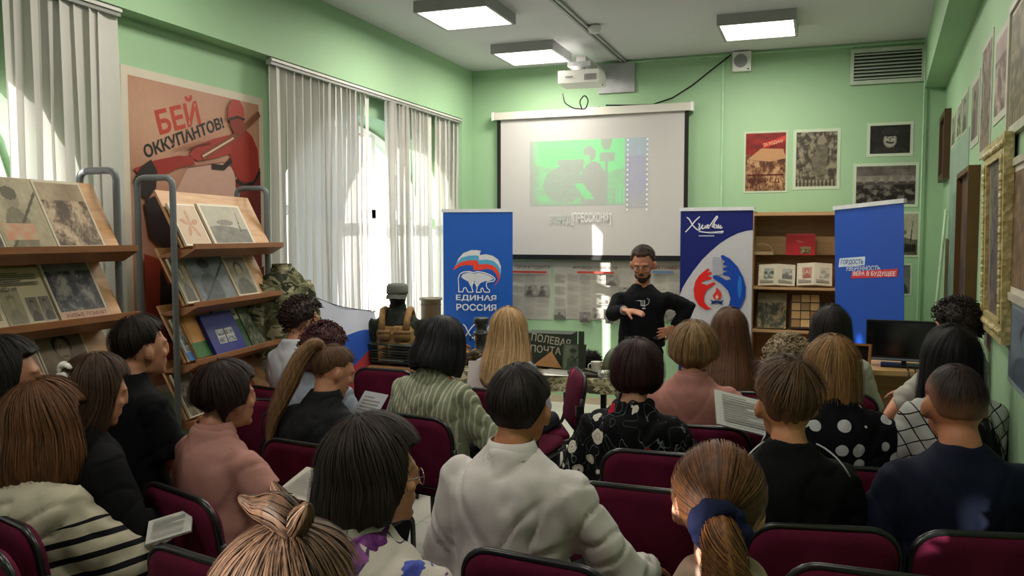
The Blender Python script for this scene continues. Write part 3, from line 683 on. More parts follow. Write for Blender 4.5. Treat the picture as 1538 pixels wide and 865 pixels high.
def blind(label, y0, y1, ranges, x=XL-.025, seed=0):
    """ranges: (from, to, spacing, angle, jitter)"""
    r = thing('vertical_blind', label, 'blind', (x, (y0+y1)/2, ZS-.05)); cy = (y0+y1)/2
    G().box(-.02, .02, y0-cy, y1-cy, .0, .045).bevel(.004).out('headrail', RAILM, r)
    G().box(.022, .030, y0-cy, y1-cy, .022, .038).out('rail_lip', plain('rail_white', 'c6c6be', .4), r)
    k = 0; rd = random.Random(seed)
    for a, b, sp_, ang, jit in ranges:
        y = a
        while y < b:
            o = bpy.data.objects.new('slat', SM[rd.randint(0, 5)]); COL.objects.link(o); o.parent = r
            o.location = (0, y-cy, -.002); o.rotation_euler = (rd.uniform(-.006, .006), rd.uniform(-.012, .012), math.pi/2+math.radians(ang+rd.uniform(-jit, jit)))
            y += sp_*rd.uniform(.9, 1.1); k += 1
    return r
blind('long vertical blind of the arched window beside the soldier poster', 4.83, 8.04,
      [(4.88, 5.55, .098, 9, 4), (5.55, 6.16, .074, 20, 10), (6.51, 6.88, .06, 30, 12), (6.90, 7.34, .092, 12, 6), (7.53, 8.02, .095, 10, 5)], seed=4)
blind('vertical blind at the left edge behind the first display rack', .3, 3.53,
      [(.4, 1.3, .095, 14, 8), (1.42, 1.74, .085, 14, 6), (2.06, 2.6, .085, 16, 8), (2.90, 3.5, .078, 14, 9)], seed=9)
blind('vertical blind of the window behind the photographer', -4.4, -1.6, [(-4.3, -2.82, .095, 12, 5), (-2.33, -1.7, .095, 14, 6)], seed=2)

# ================================================================== display racks
TUBE = plain('grey_rack_tube', '6c7176', .38, .06, 10, .5)
BEECH = wood('rack_wood', 'b98a5e', 'cfa377', .45, 'X'); LEDGE = wood('ledge_wood', '8a5a3a', '9c6a46', .4, 'X')
CR, SR = math.cos(YAW), math.sin(YAW)
def camw(x, d, z=0): return Vector((x*CR-d*SR, x*SR+d*CR, z))
LZ = [1.685, 1.375, 1.065, .755]
def rack(label, near, far):
    ax = (far-near); L = ax.length; rz = math.atan2(ax.y, ax.x)
    r = thing('display_rack', label, 'rack', (near.x, near.y, 0), rz)
    for x in (0, L):
        pts = roundpath([(x, 0, .03), (x, 0, 2.055), (x, .21, 2.055), (x, .21, .03)], .05, 6)
        g = G().tube(pts, .017, 12); g.box(x-.022, x+.022, -.16, .36, 0, .035)
        g.out('side_frame', TUBE, r, True)
    for z in LZ:
        g = G(); M = Matrix.Translation((0, -.035, z)) @ Matrix.Rotation(math.radians(-27), 4, 'X')
        g.box(.022, L-.022, 0, .012, .0, .345, M).out('slanted_board', BEECH, r)
        g = G(); vs = [(-.005, -.115, z-.005), (-.005, -.115, z+.022), (-.005, .02, z-.005), (-.005, .02, z-.03), (-.005, -.02, z-.05)]
        vs = [(-.02, -.11, z+.018), (-.02, -.11, z-.012), (-.02, -.03, z-.055), (-.02, .10, z-.055), (-.02, .10, z-.04), (-.02, -.02, z-.012+.006)]
        prof = [(-.115, .020), (-.115, -.008), (-.03, -.055), (.10, -.055), (.10, -.043), (-.022, -.010), (-.10, -.004), (-.10, .020)]
        A0 = [g.bm.verts.new((.018, y, z+q)) for y, q in prof]; A1 = [g.bm.verts.new((L-.0, y, z+q)) for y, q in prof]
        for i in range(len(prof)): g.bm.faces.new((A0[i], A0[(i+1) % 8], A1[(i+1) % 8], A1[i]))
        g.bm.faces.new(A0); g.bm.faces.new(A1[::-1]); g.out('ledge', LEDGE, r)
    return r, near, ax.normalized(), L, rz
RK2 = rack('second display rack, in front of the soldier poster', camw((262-769)/F*4.42, 4.42), camw((402-769)/F*5.42, 5.42))
RK1 = rack('first display rack, cut off by the left edge', Vector((-3.02, 1.84, 0)), camw((178-769)/F*3.93, 3.93))
PAPERM = plain('book_pages', 'cfc8b6', .7, .05, 30)
def rackbook(RK, lv, px0, px1, h, label, art, kind='book', th=.014, cover='c9bfa8', group='prints and books on the display racks', off=0):
    rr, near, ax, L, rz = RK; nrm = Vector((ax.y, -ax.x, 0)); pl = near+nrm*.08
    z = LZ[lv]+.0; yy = 353+(CAMZ-z)/4.0*F
    a = onplane(px0, yy, pl, nrm); b = onplane(px1, yy, pl, nrm); s0 = (a-near).dot(ax); s1 = (b-near).dot(ax); s0 = max(.03, s0); s1 = min(L-.03, s1); w_ = s1-s0
    M = Matrix.Translation((near.x, near.y, 0)) @ Matrix.Rotation(rz, 4, 'Z') @ Matrix.Translation(((s0+s1)/2, -.045-off, z+.004+.0)) @ Matrix.Rotation(math.radians(-26.5), 4, 'X')
    t = thing(kind, label, 'book' if kind in ('book', 'magazine', 'binder') else 'print', (0, 0, 0), 0, group); t.matrix_world = M
    cv = G().box(-w_/2, w_/2, -th, 0, 0, h).bevel(.0015, 1).out('cover', plain('cover_'+cover, cover, .4, .06), t)
    G().box(-w_/2+.003, w_/2-.002, -th+.002, -.002, -.0005, h+.0012).out('pages', PAPERM, t)
    A = Art(w_, h, -th, .0006); art(A); A.build('print', cv, M=shift(w_)); return t
def pic(kind, lo, hi, seed, m=.03, extra=None):
    def f(A):
        A.grid(m, m, 1-m, 1-m, 52, 66, photo(kind, lo, hi, seed))
        if extra: extra(A)
    return f
def collage(bg, items, extra=None):
    def f(A):
        A.rect(0, 0, 1, 1, bg)
        for (u0, v0, u1, v1, kind, lo, hi, sd_) in items: A.rect(u0-.01, v0-.01, u1+.01, v1+.01, 'd8d2c0'); A.grid(u0, v0, u1, v1, 14, 18, photo(kind, lo, hi, sd_))
        if extra: extra(A)
    return f
# first rack
rackbook(RK1, 0, -75, 18, .31, 'pale print at the very left edge of the upper shelf', pic('scene', '3d3a30', 'cbbfa6', 31))
rackbook(RK1, 0, 20, 94, .33, 'upper shelf print of a seated young soldier in sepia', pic('soldier', '4a4430', 'c9bb9c', 32, .01, lambda A: A.grid(.05, .12, .7, .35, 12, 8, lambda u, v: lerpc(hexc('c98a6a'), hexc('b7a584'), .5+noise.noise(Vector((u*4, v*4, 9)))))))
rackbook(RK1, 0, 96, 166, .33, 'upper shelf brown etching of tangled figures', pic('scene', '4a3a2c', 'c4ad90', 33, .04))
rackbook(RK1, 1, -80, 20, .30, 'newspaper with a torn headline at the left edge of the middle shelf', collage('c4b798', [(.5, .1, .95, .5, 'portrait', '4a4034', 'b8a88c', 34)], lambda A: lines_text(A, .05, .55, .9, .95, 12)))
rackbook(RK1, 1, 22, 98, .26, 'newspaper page with two small portraits on the middle shelf', collage('c6b795', [(.5, .06, .72, .48, 'portrait', '2b2824', '9a917e', 35), (.75, .06, .97, .48, 'portrait', '2b2824', '9a917e', 36), (.04, .04, .42, .6, 'portrait', '6b6250', 'b5a989', 37)], lambda A: (lines_text(A, .05, .68, .95, .92, 7), A.text('ПОБЕДА 1945', .04, .58, .4, .66, '2a2620', .02))), th=.006)
rackbook(RK1, 1, 100, 172, .33, 'dark blue grey battle print on the middle shelf', pic('scene', '1f222a', '9a948c', 38, .04, lambda A: (A.rect(0, 0, 1, .12, 'c9a690'), A.text('ЖИВЫЕ ПОМНЯТ', .1, .03, .95, .09, '8a4a3a', .01))))
rackbook(RK1, 2, 0, 88, .30, 'pinkish photo sheet on the lower shelf of the first rack', pic('soldier', '6a4a40', 'c0a08c', 39, .03))
rackbook(RK1, 2, 90, 160, .31, 'dark portrait print on the lower shelf of the first rack', pic('portrait', '1f1c1c', 'b49a80', 40, .03))
rackbook(RK1, 3, 20, 130, .30, 'brown scene print on the bottom shelf of the first rack', pic('scene', '2a241e', 'a08a6c', 41, .03))
# second rack
rackbook(RK2, 0, 268, 325, .255, 'cream print of an orange star on the upper shelf', pic('star', 'a0542c', 'cdbfa6', 42, .04, None), cover='cfc6b0')
rackbook(RK2, 0, 330, 390, .265, 'pale print of a smoking ship on the upper shelf', pic('ship', '3a3834', 'c4bda8', 43, .05))
rackbook(RK2, 1, 270, 307, .27, 'book cover of a soldier with a dark coat, left on the middle shelf', pic('portrait', '1f211c', 'b8ab8c', 44, .04))
rackbook(RK2, 1, 311, 363, .29, 'dark grey cover of a black figure, middle of the middle shelf', pic('soldier', '14161c', '8e9a9c', 45, .0))
rackbook(RK2, 1, 366, 397, .27, 'white rimmed print of a shawled woman, right on the middle shelf', pic('portrait', '24261f', 'bdb195', 46, .05))
rackbook(RK2, 2, 250, 303, .25, 'blue and white magazine on the third shelf', collage('a8b4bc', [(.2, .35, .8, .7, 'scene', '2c2e36', 'b0b0ac', 47)], lambda A: (A.rect(0, 0, 1, .2, '2f66a8'), A.rect(0, .8, 1, 1, 'c3c7c4'), lines_text(A, .1, .22, .9, .34, 4))), kind='magazine')
rackbook(RK2, 2, 300, 345, .30, 'orange and green binder on the third shelf', lambda A: (A.rect(0, .3, 1, 1, 'c98f4c'), A.rect(0, 0, 1, .3, '3a6a35'), A.rect(.04, .3, .07, 1, 'a06a34')), kind='binder', th=.03, cover='c08a4a')
rackbook(RK2, 2, 322, 368, .25, 'blue book with a grid of small photos on the third shelf', collage('2f3278', [(.25+.27*i, .25+.17*j, .48+.27*i, .4+.17*j, 'scene', '3a3c44', 'b8bcc0', 50+i+2*j) for i in range(2) for j in range(2)]), th=.025, cover='2c2f70', off=.035)
rackbook(RK2, 2, 352, 384, .27, 'dark green book with a pale top band on the third shelf', lambda A: (A.rect(0, 0, 1, .68, '2f5a30'), A.rect(0, .68, 1, 1, 'b8b39c'), A.text('ПАМЯТЬ', .15, .76, .9, .86, '4a4a3a', .01)), cover='2f5a30')
rackbook(RK2, 2, 386, 408, .30, 'camouflage coloured book at the far end of the third shelf', pic('scene', '2c3524', '8f957a', 56, .0), cover='4a523a')
rackbook(RK2, 3, 262, 320, .26, 'dark photo magazine on the bottom shelf of the second rack', pic('scene', '26241f', '96866c', 57, .03))
rackbook(RK2, 3, 330, 395, .27, 'orange cover book on the bottom shelf of the second rack', lambda A: (A.rect(0, 0, 1, 1, 'b4562c'), lines_text(A, .1, .5, .9, .9, 6, 'd8a87c')), cover='a5522c')
rackbook(RK2, 0, 0, 1, .01, 'x', lambda A: A.rect(0, 0, 1, 1, '000000')) if False else None

# ================================================================== roll-up banners
SILV = plain('banner_aluminium', 'b5b7ba', .35, .04, 5, .5, Metallic=.3)
def banner(label, px0, px1, yt0, d0, d1, art, base, tilt=0, ztop=1.98):
    a = atd(px0, yt0, d0); b = atd(px1, yt0, d1); ax = Vector((b.x-a.x, b.y-a.y, 0)); w_ = ax.length; m = (a+b)/2
    r = thing('rollup_banner', label, 'banner', (m.x, m.y, 0), 0, None, (0, tilt, math.atan2(ax.y, ax.x)))
    G().box(-w_/2-.02, w_/2+.02, -.10, .10, 0, .09).bevel(.02, 3).out('base', SILV, r)
    G().tube([(0, .04, .05), (0, .02, ztop)], .012, 8).out('pole', SILV, r)
    G().box(-w_/2-.012, w_/2+.012, -.012, .014, ztop-.006, ztop+.026).bevel(.004).out('top_bar', plain('banner_bar', 'c6c9cc', .35), r)
    G().box(-w_/2, w_/2, -.0015, .0005, .09, ztop).out('panel', plain('panel_'+base, base, .42, .02, 2, .4), r)
    A = Art(w_, ztop-.09, -.0015, .0006); art(A); A.build('print', r, print_mat('banner_print', .4), M=Matrix.Translation((-w_/2, 0, .09))); return r
def vmap(px0, px1, y0, y1):      # photo pixel of this banner to its u, v  (y0: top, y1: where v = vb)
    return None
def cyr_script(A, u0, v0, us, vs, c, wd):
    # the handwritten town name
    S = [[(.05, .92), (.12, .80), (.22, .45), (.30, .28), (.36, .2), (.42, .22)], [(.40, .95), (.28, .72), (.14, .35), (.02, .08)],
         [(.36, .55), (.40, .50), (.38, .3), (.42, .28), (.48, .5), (.46, .3), (.50, .28), (.54, .36)],
         [(.54, .45), (.56, .3), (.60, .5), (.58, .3), (.63, .5), (.62, .3), (.66, .34)],
         [(.66, .40), (.72, .6), (.84, .95), (.86, .88), (.78, .62), (.72, .36), (.76, .5), (.80, .52), (.78, .4), (.74, .38), (.82, .3)],
         [(.84, .5), (.85, .3), (.90, .5), (.89, .3), (.96, .45), (.93, .3), (1.0, .34)], [(.38, .12), (.6, .06), (.85, .08), (1.02, .12), (.96, .03)]]
    for q in S:
        P = [(u0+x*us, v0+y*vs) for x, y in q]; R_ = []
        for i in range(len(P)-1):
            for k in range(4):
                t = k/4; p0 = P[max(0, i-1)]; p1 = P[i]; p2 = P[i+1]; p3 = P[min(len(P)-1, i+2)]
                R_.append(tuple(.5*((2*p1[j])+(-p0[j]+p2[j])*t+(2*p0[j]-5*p1[j]+4*p2[j]-p3[j])*t*t+(-p0[j]+3*p1[j]-3*p2[j]+p3[j])*t**3) for j in (0, 1)))
        R_.append(P[-1]); A.stroke(R_, wd, c)
def art1(A):   # party banner; own layout 546 x 865 crop: x 27..497, y 40..; h in same units
    K = 1331
    def p(x, y): return ((x-27)/470, 1-(y-42)/K)
    def P(*q): return [p(*a) for a in q]
    wv = lambda xs, f: [(x, f(x)) for x in xs]
    top = [(132, 362), (165, 325), (215, 305), (255, 304), (284, 308), (275, 338), (320, 332), (365, 342), (400, 368), (418, 410), (418, 450)]
    b1 = [(120, 388), (155, 355), (205, 342), (255, 340), (270, 345), (272, 372), (325, 368), (370, 378), (400, 405), (416, 440), (416, 470)]
    b2 = [(105, 418), (145, 388), (195, 375), (245, 372), (262, 378), (270, 402), (325, 398), (368, 408), (396, 436), (412, 470), (410, 500)]
    b3 = [(94, 446), (135, 418), (185, 406), (232, 410), (234, 442), (280, 440), (325, 430), (362, 440), (385, 462), (400, 500), (372, 552)]
    for u, l, c in ((top, b1, 'c9ccd0'), (b1, b2, '4d9cc4'), (b2, b3, 'd8412f')):
        for i in range(len(u)-1): A.poly(P(u[i], u[i+1], l[i+1], l[i]), c, A.y-.0006)
    bear = [(133, 590), (133, 550), (130, 500), (142, 468), (165, 455), (205, 450), (235, 458), (265, 450), (310, 458), (340, 468), (365, 482), (382, 500), (372, 515), (345, 520), (325, 522), (322, 545), (330, 565), (345, 575), (345, 590), (310, 590), (296, 560), (285, 570), (290, 590), (255, 592), (262, 560), (250, 530), (232, 525), (225, 560), (235, 590), (200, 592), (185, 560), (170, 565), (165, 590)]
    A.L = 3
    A.poly(P(*[(x, y) for x, y in bear]), '0d4fa8'); A.poly(P((160, 470), (205, 456), (240, 465), (268, 457), (310, 465), (345, 478), (372, 500), (340, 515), (312, 516), (280, 530), (262, 556), (240, 515), (226, 540), (215, 556), (198, 520), (170, 505), (150, 490)), 'c4c8d0')
    for i in range(len(bear)): A.stroke([p(*bear[i]), p(*bear[(i+1) % len(bear)])], .012, 'dfe3ea')
    A.text('ЕДИНАЯ', *p(118, 655), *p(392, 610), 'd4d8de', .02); A.text('РОССИЯ', *p(120, 718), *p(392, 672), 'd4d8de', .02)
    cyr_script(A, .27, 1-(935-42)/K, .5, .10, 'd4d8de', .016)
banner('bright blue party banner with a bear and a flag by the window side', 665.5, 770, 319, 8.15, 8.0, art1, '0b4ea6')
def art2(A):
    K = 1627
    def p(x, y): return ((x-40)/573, 1-(y-62)/K)
    def P(*q): return [p(*a) for a in q]
    A.rect(0, 0, 1, 1, 'b9b9bf')
    A.poly(P((40, 62), (613, 62), (613, 222), (560, 228), (500, 245), (430, 280), (360, 325), (290, 385), (220, 455), (150, 545), (100, 620), (60, 690), (40, 740)), '0a1a66')
    A.stroke(P((613, 222), (560, 228), (500, 245), (430, 280), (360, 325), (290, 385), (220, 455), (150, 545), (100, 620), (60, 690)), .006, 'c8c8d0')
    cyr_script(A, *p(75, 245), .53, 140/K, 'd5d6dc', .016)
    A.rect(*p(265, 246), *p(382, 238), '8a90b8'); A.rect(*p(190, 268), *p(315, 259), 'a8acc8')
    A.poly(P((40, 1020), (120, 880+90), (300, 985), (613, 1080), (613, 62+K), (40, 62+K)), '12307c')
    # shaded building in the middle
    A.poly(P((305, 430), (345, 430), (375, 440), (385, 560), (310, 590)), '9da0ac')
    # red hand
    A.poly(P((310, 840), (255, 848), (200, 815), (165, 760), (155, 690), (168, 625), (200, 575), (235, 545), (268, 520), (284, 528), (262, 555), (295, 545), (300, 562), (262, 582), (300, 590), (298, 606), (240, 615), (222, 640), (262, 655), (318, 625), (332, 640), (300, 662), (262, 690), (240, 740), (245, 790), (275, 825)), 'd0211f')
    for q in ((228, 632, 250, 640),): A.ell(*p(250, 636), .055, .004, 'b9b9bf')
    # blue hand
    A.poly(P((470, 865), (530, 820), (565, 740), (568, 660), (545, 580), (500, 500), (440, 440), (385, 412), (368, 420), (378, 445), (402, 462), (388, 480), (390, 492), (428, 500), (388, 515), (388, 532), (430, 538), (388, 552), (388, 570), (430, 576), (452, 600), (420, 610), (335, 570), (308, 578), (312, 598), (380, 640), (430, 690), (452, 750), (440, 800), (420, 840), (430, 865)), '1240a0')
    A.ell(*p(520, 660), .028, .055, '1f6cc4')
    A.poly(P((340, 665), (372, 700), (382, 735), (365, 762), (325, 762), (308, 735), (330, 705)), 'c8352e'); A.poly(P((345, 765), (330, 745), (345, 722), (358, 745)), 'd8a89c')
    A.poly(P((285, 760), (310, 775), (345, 772), (375, 775), (402, 762), (385, 785), (392, 805), (345, 792), (295, 805), (305, 785)), '142a66')
banner('white and navy banner with a red and a blue hand around a flame', 1022.5, 1131.5, 318, 7.75, 7.45, art2, 'b9b9bf')
def art3(A):
    K = 372
    def p(x, y): return ((x-1250)/107, 1-(y-306)/K)
    sk_ = .0
    A.poly([p(1256, 399), p(1299, 396), p(1300, 383), p(1258, 385)], 'c5d3e4'); A.text('ГОРДОСТЬ', *p(1260, 396), *p(1297, 387), '1c3f86', .02, .15)
    A.text('УВЕРЕННОСТЬ', *p(1269, 405), *p(1323, 397), 'c5d0e2', .015, .15)
    A.poly([p(1277, 417), p(1348, 414), p(1349, 402), p(1279, 406)], 'c43138'); A.text('ВЕРА В БУДУЩЕЕ', *p(1280, 414), *p(1346, 406), 'd8d3d8', .02, .15)
banner('plain blue banner with small slogan lines in front of the bookcase', 1265, 1371, 309, 6.75, 6.05, art3, '1246a6', tilt=math.radians(-2.5))

# ================================================================== bookcase
BW = wood('bookcase_wood', 'a8825c', 'bd9870', .45, 'X')
a = atY(1128, 400, 7.85); b = atY(1262, 400, 7.85); w_ = b.x-a.x; zc = 1.97
s = thing('bookcase', 'beige open bookcase between the white banner and the plain blue banner', 'bookcase', ((a.x+b.x)/2, 8.08, 0)); hw_ = w_/2
G().box(-hw_, hw_, .20, .22, 0, zc).out('back_panel', BW, s)
for x in (-hw_, hw_-.02): G().box(x, x+.02, -.22, .20, 0, zc).bevel(.002, 1).out('side_panel', BW, s)
shz = [atY(1190, y, 7.87).z for y in (432, 497)]
for z in [zc-.022, shz[0], shz[1], .60, .05]: G().box(-hw_+.02, hw_-.02, -.22, .20, z-.02, z).out('shelf', BW, s)
zz = atY(1190, 383, 7.95).z; zz2 = atY(1190, 355, 7.95).z
M = Matrix.Rotation(math.radians(-6), 4, 'X')
G().box(-hw_+.02, hw_-.02, .04, .055, zz, zz2).out('display_strip', wood('strip_wood', 'c09a6c', 'd0ab7d', .45, 'X'), s)
def casebook(label, px0, px1, ytop, ybot, art, Y=7.93, cover='c9c0ac', th=.02, lean=-12, name='book', thick=None):
    p, q = atY(px0, ybot, Y), atY(px1, ybot, Y); h_ = atY(px0, ytop, Y).z-p.z
    r = thing(name, label, 'book', ((p.x+q.x)/2, Y, p.z), 0, 'books in the bookcase', (math.radians(lean), 0, 0)); w2 = q.x-p.x
    G().box(-w2/2, w2/2, 0, th, 0, h_).bevel(.002, 1).out('cover', plain('cover_'+cover, cover, .4, .06), r)
    A = Art(w2, h_, 0, .0006); art(A); A.build('print', r, M=shift(w2)); return r
casebook('red book with a small picture standing on the upper strip', 1180, 1224, 351, 383, lambda A: (A.rect(.0, .93, 1, 1, 'c4434a'), A.grid(.5, .08, .85, .4, 8, 8, photo('scene', '3c3424', 'a89868', 61)), A.stroke([(.35, .7), (.6, .6), (.4, .6)], .03, 'd86a6a')), Y=7.99, cover='b3222c', th=.03, lean=-4)
def openbook(label, px0, px1, ytop, ybot, items):
    p, q = atY(px0, ybot, 7.90), atY(px1, ybot, 7.90); w2 = q.x-p.x; h_ = (atY(px0, ytop, 7.90).z-p.z)
    r = thing('open_book', label, 'book', ((p.x+q.x)/2, 7.90, p.z), 0, 'open books in the bookcase', (math.radians(-25), 0, 0))
    for sgn, (kind, lo, hi, sd_) in zip((-1, 1), items):
        M = Matrix.Rotation(math.radians(9*sgn), 4, 'Z'); x0, x1 = (-w2/2, 0) if sgn < 0 else (0, w2/2)
        G().box(x0, x1, 0, .018, 0, h_, M).out('page_block', PAPERM, r)
        A = Art(w2/2, h_, 0, .0006); A.rect(0, 0, 1, 1, 'c2b9a4'); A.grid(.3, .3, .85, .8, 12, 12, photo(kind, lo, hi, sd_)); lines_text(A, .1, .08, .9, .26, 4)
        A.build('print', r, M=M @ Matrix.Translation((x0, 0, 0)))
openbook('open book with two photo pages, left on the middle shelf of the bookcase', 1138, 1194, 393, 427, [('scene', '2c3a34', 'b8b8a8', 62), ('ship', '26282a', 'c0bcb0', 63)])
openbook('open book with a red portrait page, right on the middle shelf of the bookcase', 1196, 1250, 391, 427, [('portrait', '7a2620', 'c4a890', 64), ('scene', '8a8578', 'bdb6a6', 65)])
casebook('dark cover with a shaggy tree and faces on the lower shelf of the bookcase', 1137, 1180, 438, 492, pic('scene', '2c3024', 'b09a76', 66, 0), lean=-18)
casebook('brown board of framed card pictures on the lower shelf of the bookcase', 1186, 1232, 440, 493, lambda A: (A.rect(0, 0, 1, 1, '2c1c12'), [A.rect(.05+.31*i, .05+.24*j, .33+.31*i, .26+.24*j, 'c9a06a' if (i+j) % 3 else '9a7448') for i in range(3) for j in range(4)]), cover='3a2518', lean=-18)
casebook('small dark booklet low in the bookcase', 1165, 1185, 506, 530, pic('portrait', '2a2622', '8c7a60', 68, .05), lean=-12)
p = atY(1141, 380, 8.0); s = thing('wicker_hoop', 'pale round hoop handle beside the white banner in the bookcase', 'basket', (p.x+.02, 8.0, zz))
G().tube(arcpts((0, 0, .0), .10, 0, math.pi, 16), .008, 6).out('hoop', plain('wicker', 'a58d6a', .7), s)
G().box(-.10, .10, -.03, .03, 0, .03).out('rim', plain('wicker', 'a58d6a', .7), s)

# ================================================================== TV, its cabinet and a photo frame
a = atd(1304, 560, 5.35); b = atd(1392, 560, 5.0)
TW = wood('cabinet_wood', 'b28a5c', 'c9a274', .45, 'X')
c0 = camw((1345-769)/F*5.3, 5.3); s = thing('tv_cabinet', 'low beige cabinet under the black television', 'cabinet', (c0.x, c0.y, 0), math.radians(6))
zt2 = atd(1345, 553, 5.2).z
G().box(-.52, .38, -.22, .25, zt2-.03, zt2).bevel(.003, 1).out('top', TW, s)
for x in (-.50, .34): G().box(x, x+.02, -.20, .24, 0, zt2-.03).out('side_panel', TW, s)
G().box(-.48, .34, .10, .12, .08, zt2-.03).out('back_panel', TW, s); G().box(-.48, .34, -.2, .1, .35, .37).out('shelf', TW, s)
s = thing('television', 'black flat television on the low cabinet in the right corner', 'television', (c0.x+.03, c0.y, zt2), math.radians(-4))
hh = atd(1345, 481, 5.3).z-zt2
G().box(-.19, .26, -.02, .03, .035, hh).bevel(.004).out('body', BLK, s)
G().box(-.18, .25, -.0215, -.02, .065, hh-.012).out('screen', plain('tv_glass', '0a1013', .12, .05, 3, .6), s)
G().box(-.10, .17, -.09, .09, 0, .012).box(.02, .05, -.01, .02, .01, .05).out('stand', BLK, s)
G().box(-.185, .255, -.024, -.02, .040, .052).out('silver_strip', plain('strip_silver', '6f7a8c', .25, .05, 3, .6), s)
g = G(); 
for dx in (.0, .04): g.tube(roundpath([(.05+dx, .0, .01), (.06+dx, -.25, -.0), (.07+dx, -.26, -.3), (-.05+dx, -.27, -.6), (-.2, -.3, -zt2+.02)], .08), .005, 6)
g.out('cable', CABLE, s, True)
c1 = camw((1291-769)/F*5.1, 5.1); s = thing('framed_photo', 'small wooden framed dark picture standing left of the television', 'picture', (c1.x, c1.y, zt2), math.radians(20), None, (math.radians(-10), 0, math.radians(-20)))
def frame4(g, x0, x1, z0, z1, e, y0, y1): return g.box(x0, x1, y0, y1, z0, z0+e).box(x0, x1, y0, y1, z1-e, z1).box(x0, x0+e, y0, y1, z0+e, z1-e).box(x1-e, x1, y0, y1, z0+e, z1-e)
frame4(G(), -.08, .08, 0, .17, .014, -.02, 0).out('frame', wood('frame_wood', '8a5a34', 'a87448', .4, 'X'), s)
G().box(-.068, .068, -.008, -.002, .012, .158).out('picture', plain('dark_picture', '1c1614', .3, .3, 20), s)
c1 = camw((1290-769)/F*5.0, 5.0); 

# ================================================================== exhibit table and what stands on it
TZ = .74; tc = camw((925-769)/F*5.75, 5.75); tc.z = 0
s = thing('exhibit_table', 'long exhibit table covered with camouflage cloth in front of the speaker', 'table', (tc.x, tc.y, 0)); TL = 2.12
g = G().box(-TL, 0, 0, .72, TZ-.03, TZ-.006).bevel(.004, 1); g.out('tabletop', wood('table_wood', '9b744c', 'b48a5e', .5, 'X'), s)
for x, y in ((-.10, .08), (-.10, .64), (-1.5, .08), (-1.5, .64), (-TL+.1, .08), (-TL+.1, .64)): G().box(x-.018, x+.018, y-.018, y+.018, 0, TZ-.03).out('leg', BLK, s)
G().box(-TL+.1, -.1, .07, .09, TZ-.09, TZ-.03).box(-TL+.1, -.1, .63, .65, TZ-.09, TZ-.03).out('apron', BLK, s)
CAMO = camo('camo_cloth', ('5c5a44', '8c8668', '3c3a2c', 'a9a184'), 11)
g = G(); nx, ny = 46, 26; V = []
random.seed(5)
for j in range(ny+1):
    row = []
    for i in range(nx+1):
        x = -1.28+1.38*i/nx; y = -.16+.92*j/ny; z = TZ+.006+.004*noise.noise(Vector((x*6, y*6, 0)))
        ex = max(0, x-.02); ey = max(0, -.02-y)
        xx = x-ex*.8; yy = y+ey*.75; z -= ex*1.25+ey*.85*(.8+.3*noise.noise(Vector((x*3, 0, 1)))); z += .012*noise.noise(Vector((x*9, y*9, 2)))*(ex+ey > 0)
        row.append(g.bm.verts.new((xx, yy, z)))
    V.append(row)
for j in range(ny):
    for i in range(nx): g.bm.faces.new((V[j][i], V[j][i+1], V[j+1][i+1], V[j+1][i]))
o = g.out('camouflage_cloth', CAMO, None, True); o.location = (tc.x, tc.y, 0); nameit(o, 'crumpled camouflage cloth hanging over the right end of the exhibit table', 'cloth')
def tp(px, dy): # point on the table top at pixel column px, dy behind the near edge
    Y = tc.y+dy; r = ray(px, 560); return Vector((r.x*Y/r.y, Y, TZ+.012))
GRN = plain('army_green', '3f4634', .55, .12, 9)
# field post box
p = tp(825, .30); s = thing('field_post_box', 'dark green box reading field post in Russian on the exhibit table', 'box', p, math.radians(4))
G().box(-.19, .17, 0, .22, 0, .26).bevel(.005, 1).out('box_body', plain('box_green', '2c352a', .6, .15, 14), s)
A = Art(.36, .26, 0, .0007); A.text('ПОЛЕВАЯ', .14, .70, .98, .93, 'b9b8a4', .012, 0, -.14); A.text('ПОЧТА', .12, .42, .78, .64, 'b9b8a4', .012, 0, -.06)
A.build('lettering', s, M=Matrix.Translation((-.19, 0, 0)))
g = G().poly([(-.12, -.02, .02), (.10, -.02, .005), (.02, -.012, .13)]).poly([(-.12, -.028, .02), (.10, -.028, .005), (-.0, -.03, .075)]); g.out('folded_letter', plain('kraft', 'b98a5c', .7), s)
p = tp(860, .22); s = thing('green_book', 'green book standing upright beside the field post box', 'book', p, 0, None, (math.radians(-8), 0, math.radians(-3)))
G().box(-.085, .09, 0, .02, 0, .20).bevel(.002, 1).out('cover', plain('cover_green2', '3c4a38', .4), s)
A = Art(.175, .2, 0, .0006); A.grid(.06, .05, .94, .95, 20, 24, photo('soldier', '1f2a20', '76826a', 71)); A.build('print', s, M=Matrix.Translation((-.085, 0, 0)))
p = tp(872, .18); s = thing('upright_board', 'narrow dark green upright board on the exhibit table', 'board', p); G().box(-.018, .018, 0, .03, 0, .30).bevel(.004, 1).out('board', plain('box_green', '2c352a', .6), s)
G().box(-.04, .04, -.03, .06, 0, .012).out('foot', plain('box_green', '2c352a', .6), s)
# helmet
p = tp(930, .38); s = thing('army_helmet', 'green steel helmet on the right end of the exhibit table', 'helmet', p)
g = G(); g.rings([((0, .01*k/8, .005+.165*math.sin(math.pi/2*k/9)), .125*math.cos(math.pi/2*k/9)**.75+.002, .145*math.cos(math.pi/2*k/9)**.75+.002) for k in range(9)]+[((0, .01, .172), .02, .02)], 28)
g.out('shell', plain('helmet_green', '59604a', .5, .1, 6), s, True)
G().tube([(.128*math.cos(a_), .148*math.sin(a_), .006) for a_ in [i*2*math.pi/28 for i in range(28)]], .005, 6, closed=True).out('rim', plain('helmet_rim', '3c4234', .5), s, True)
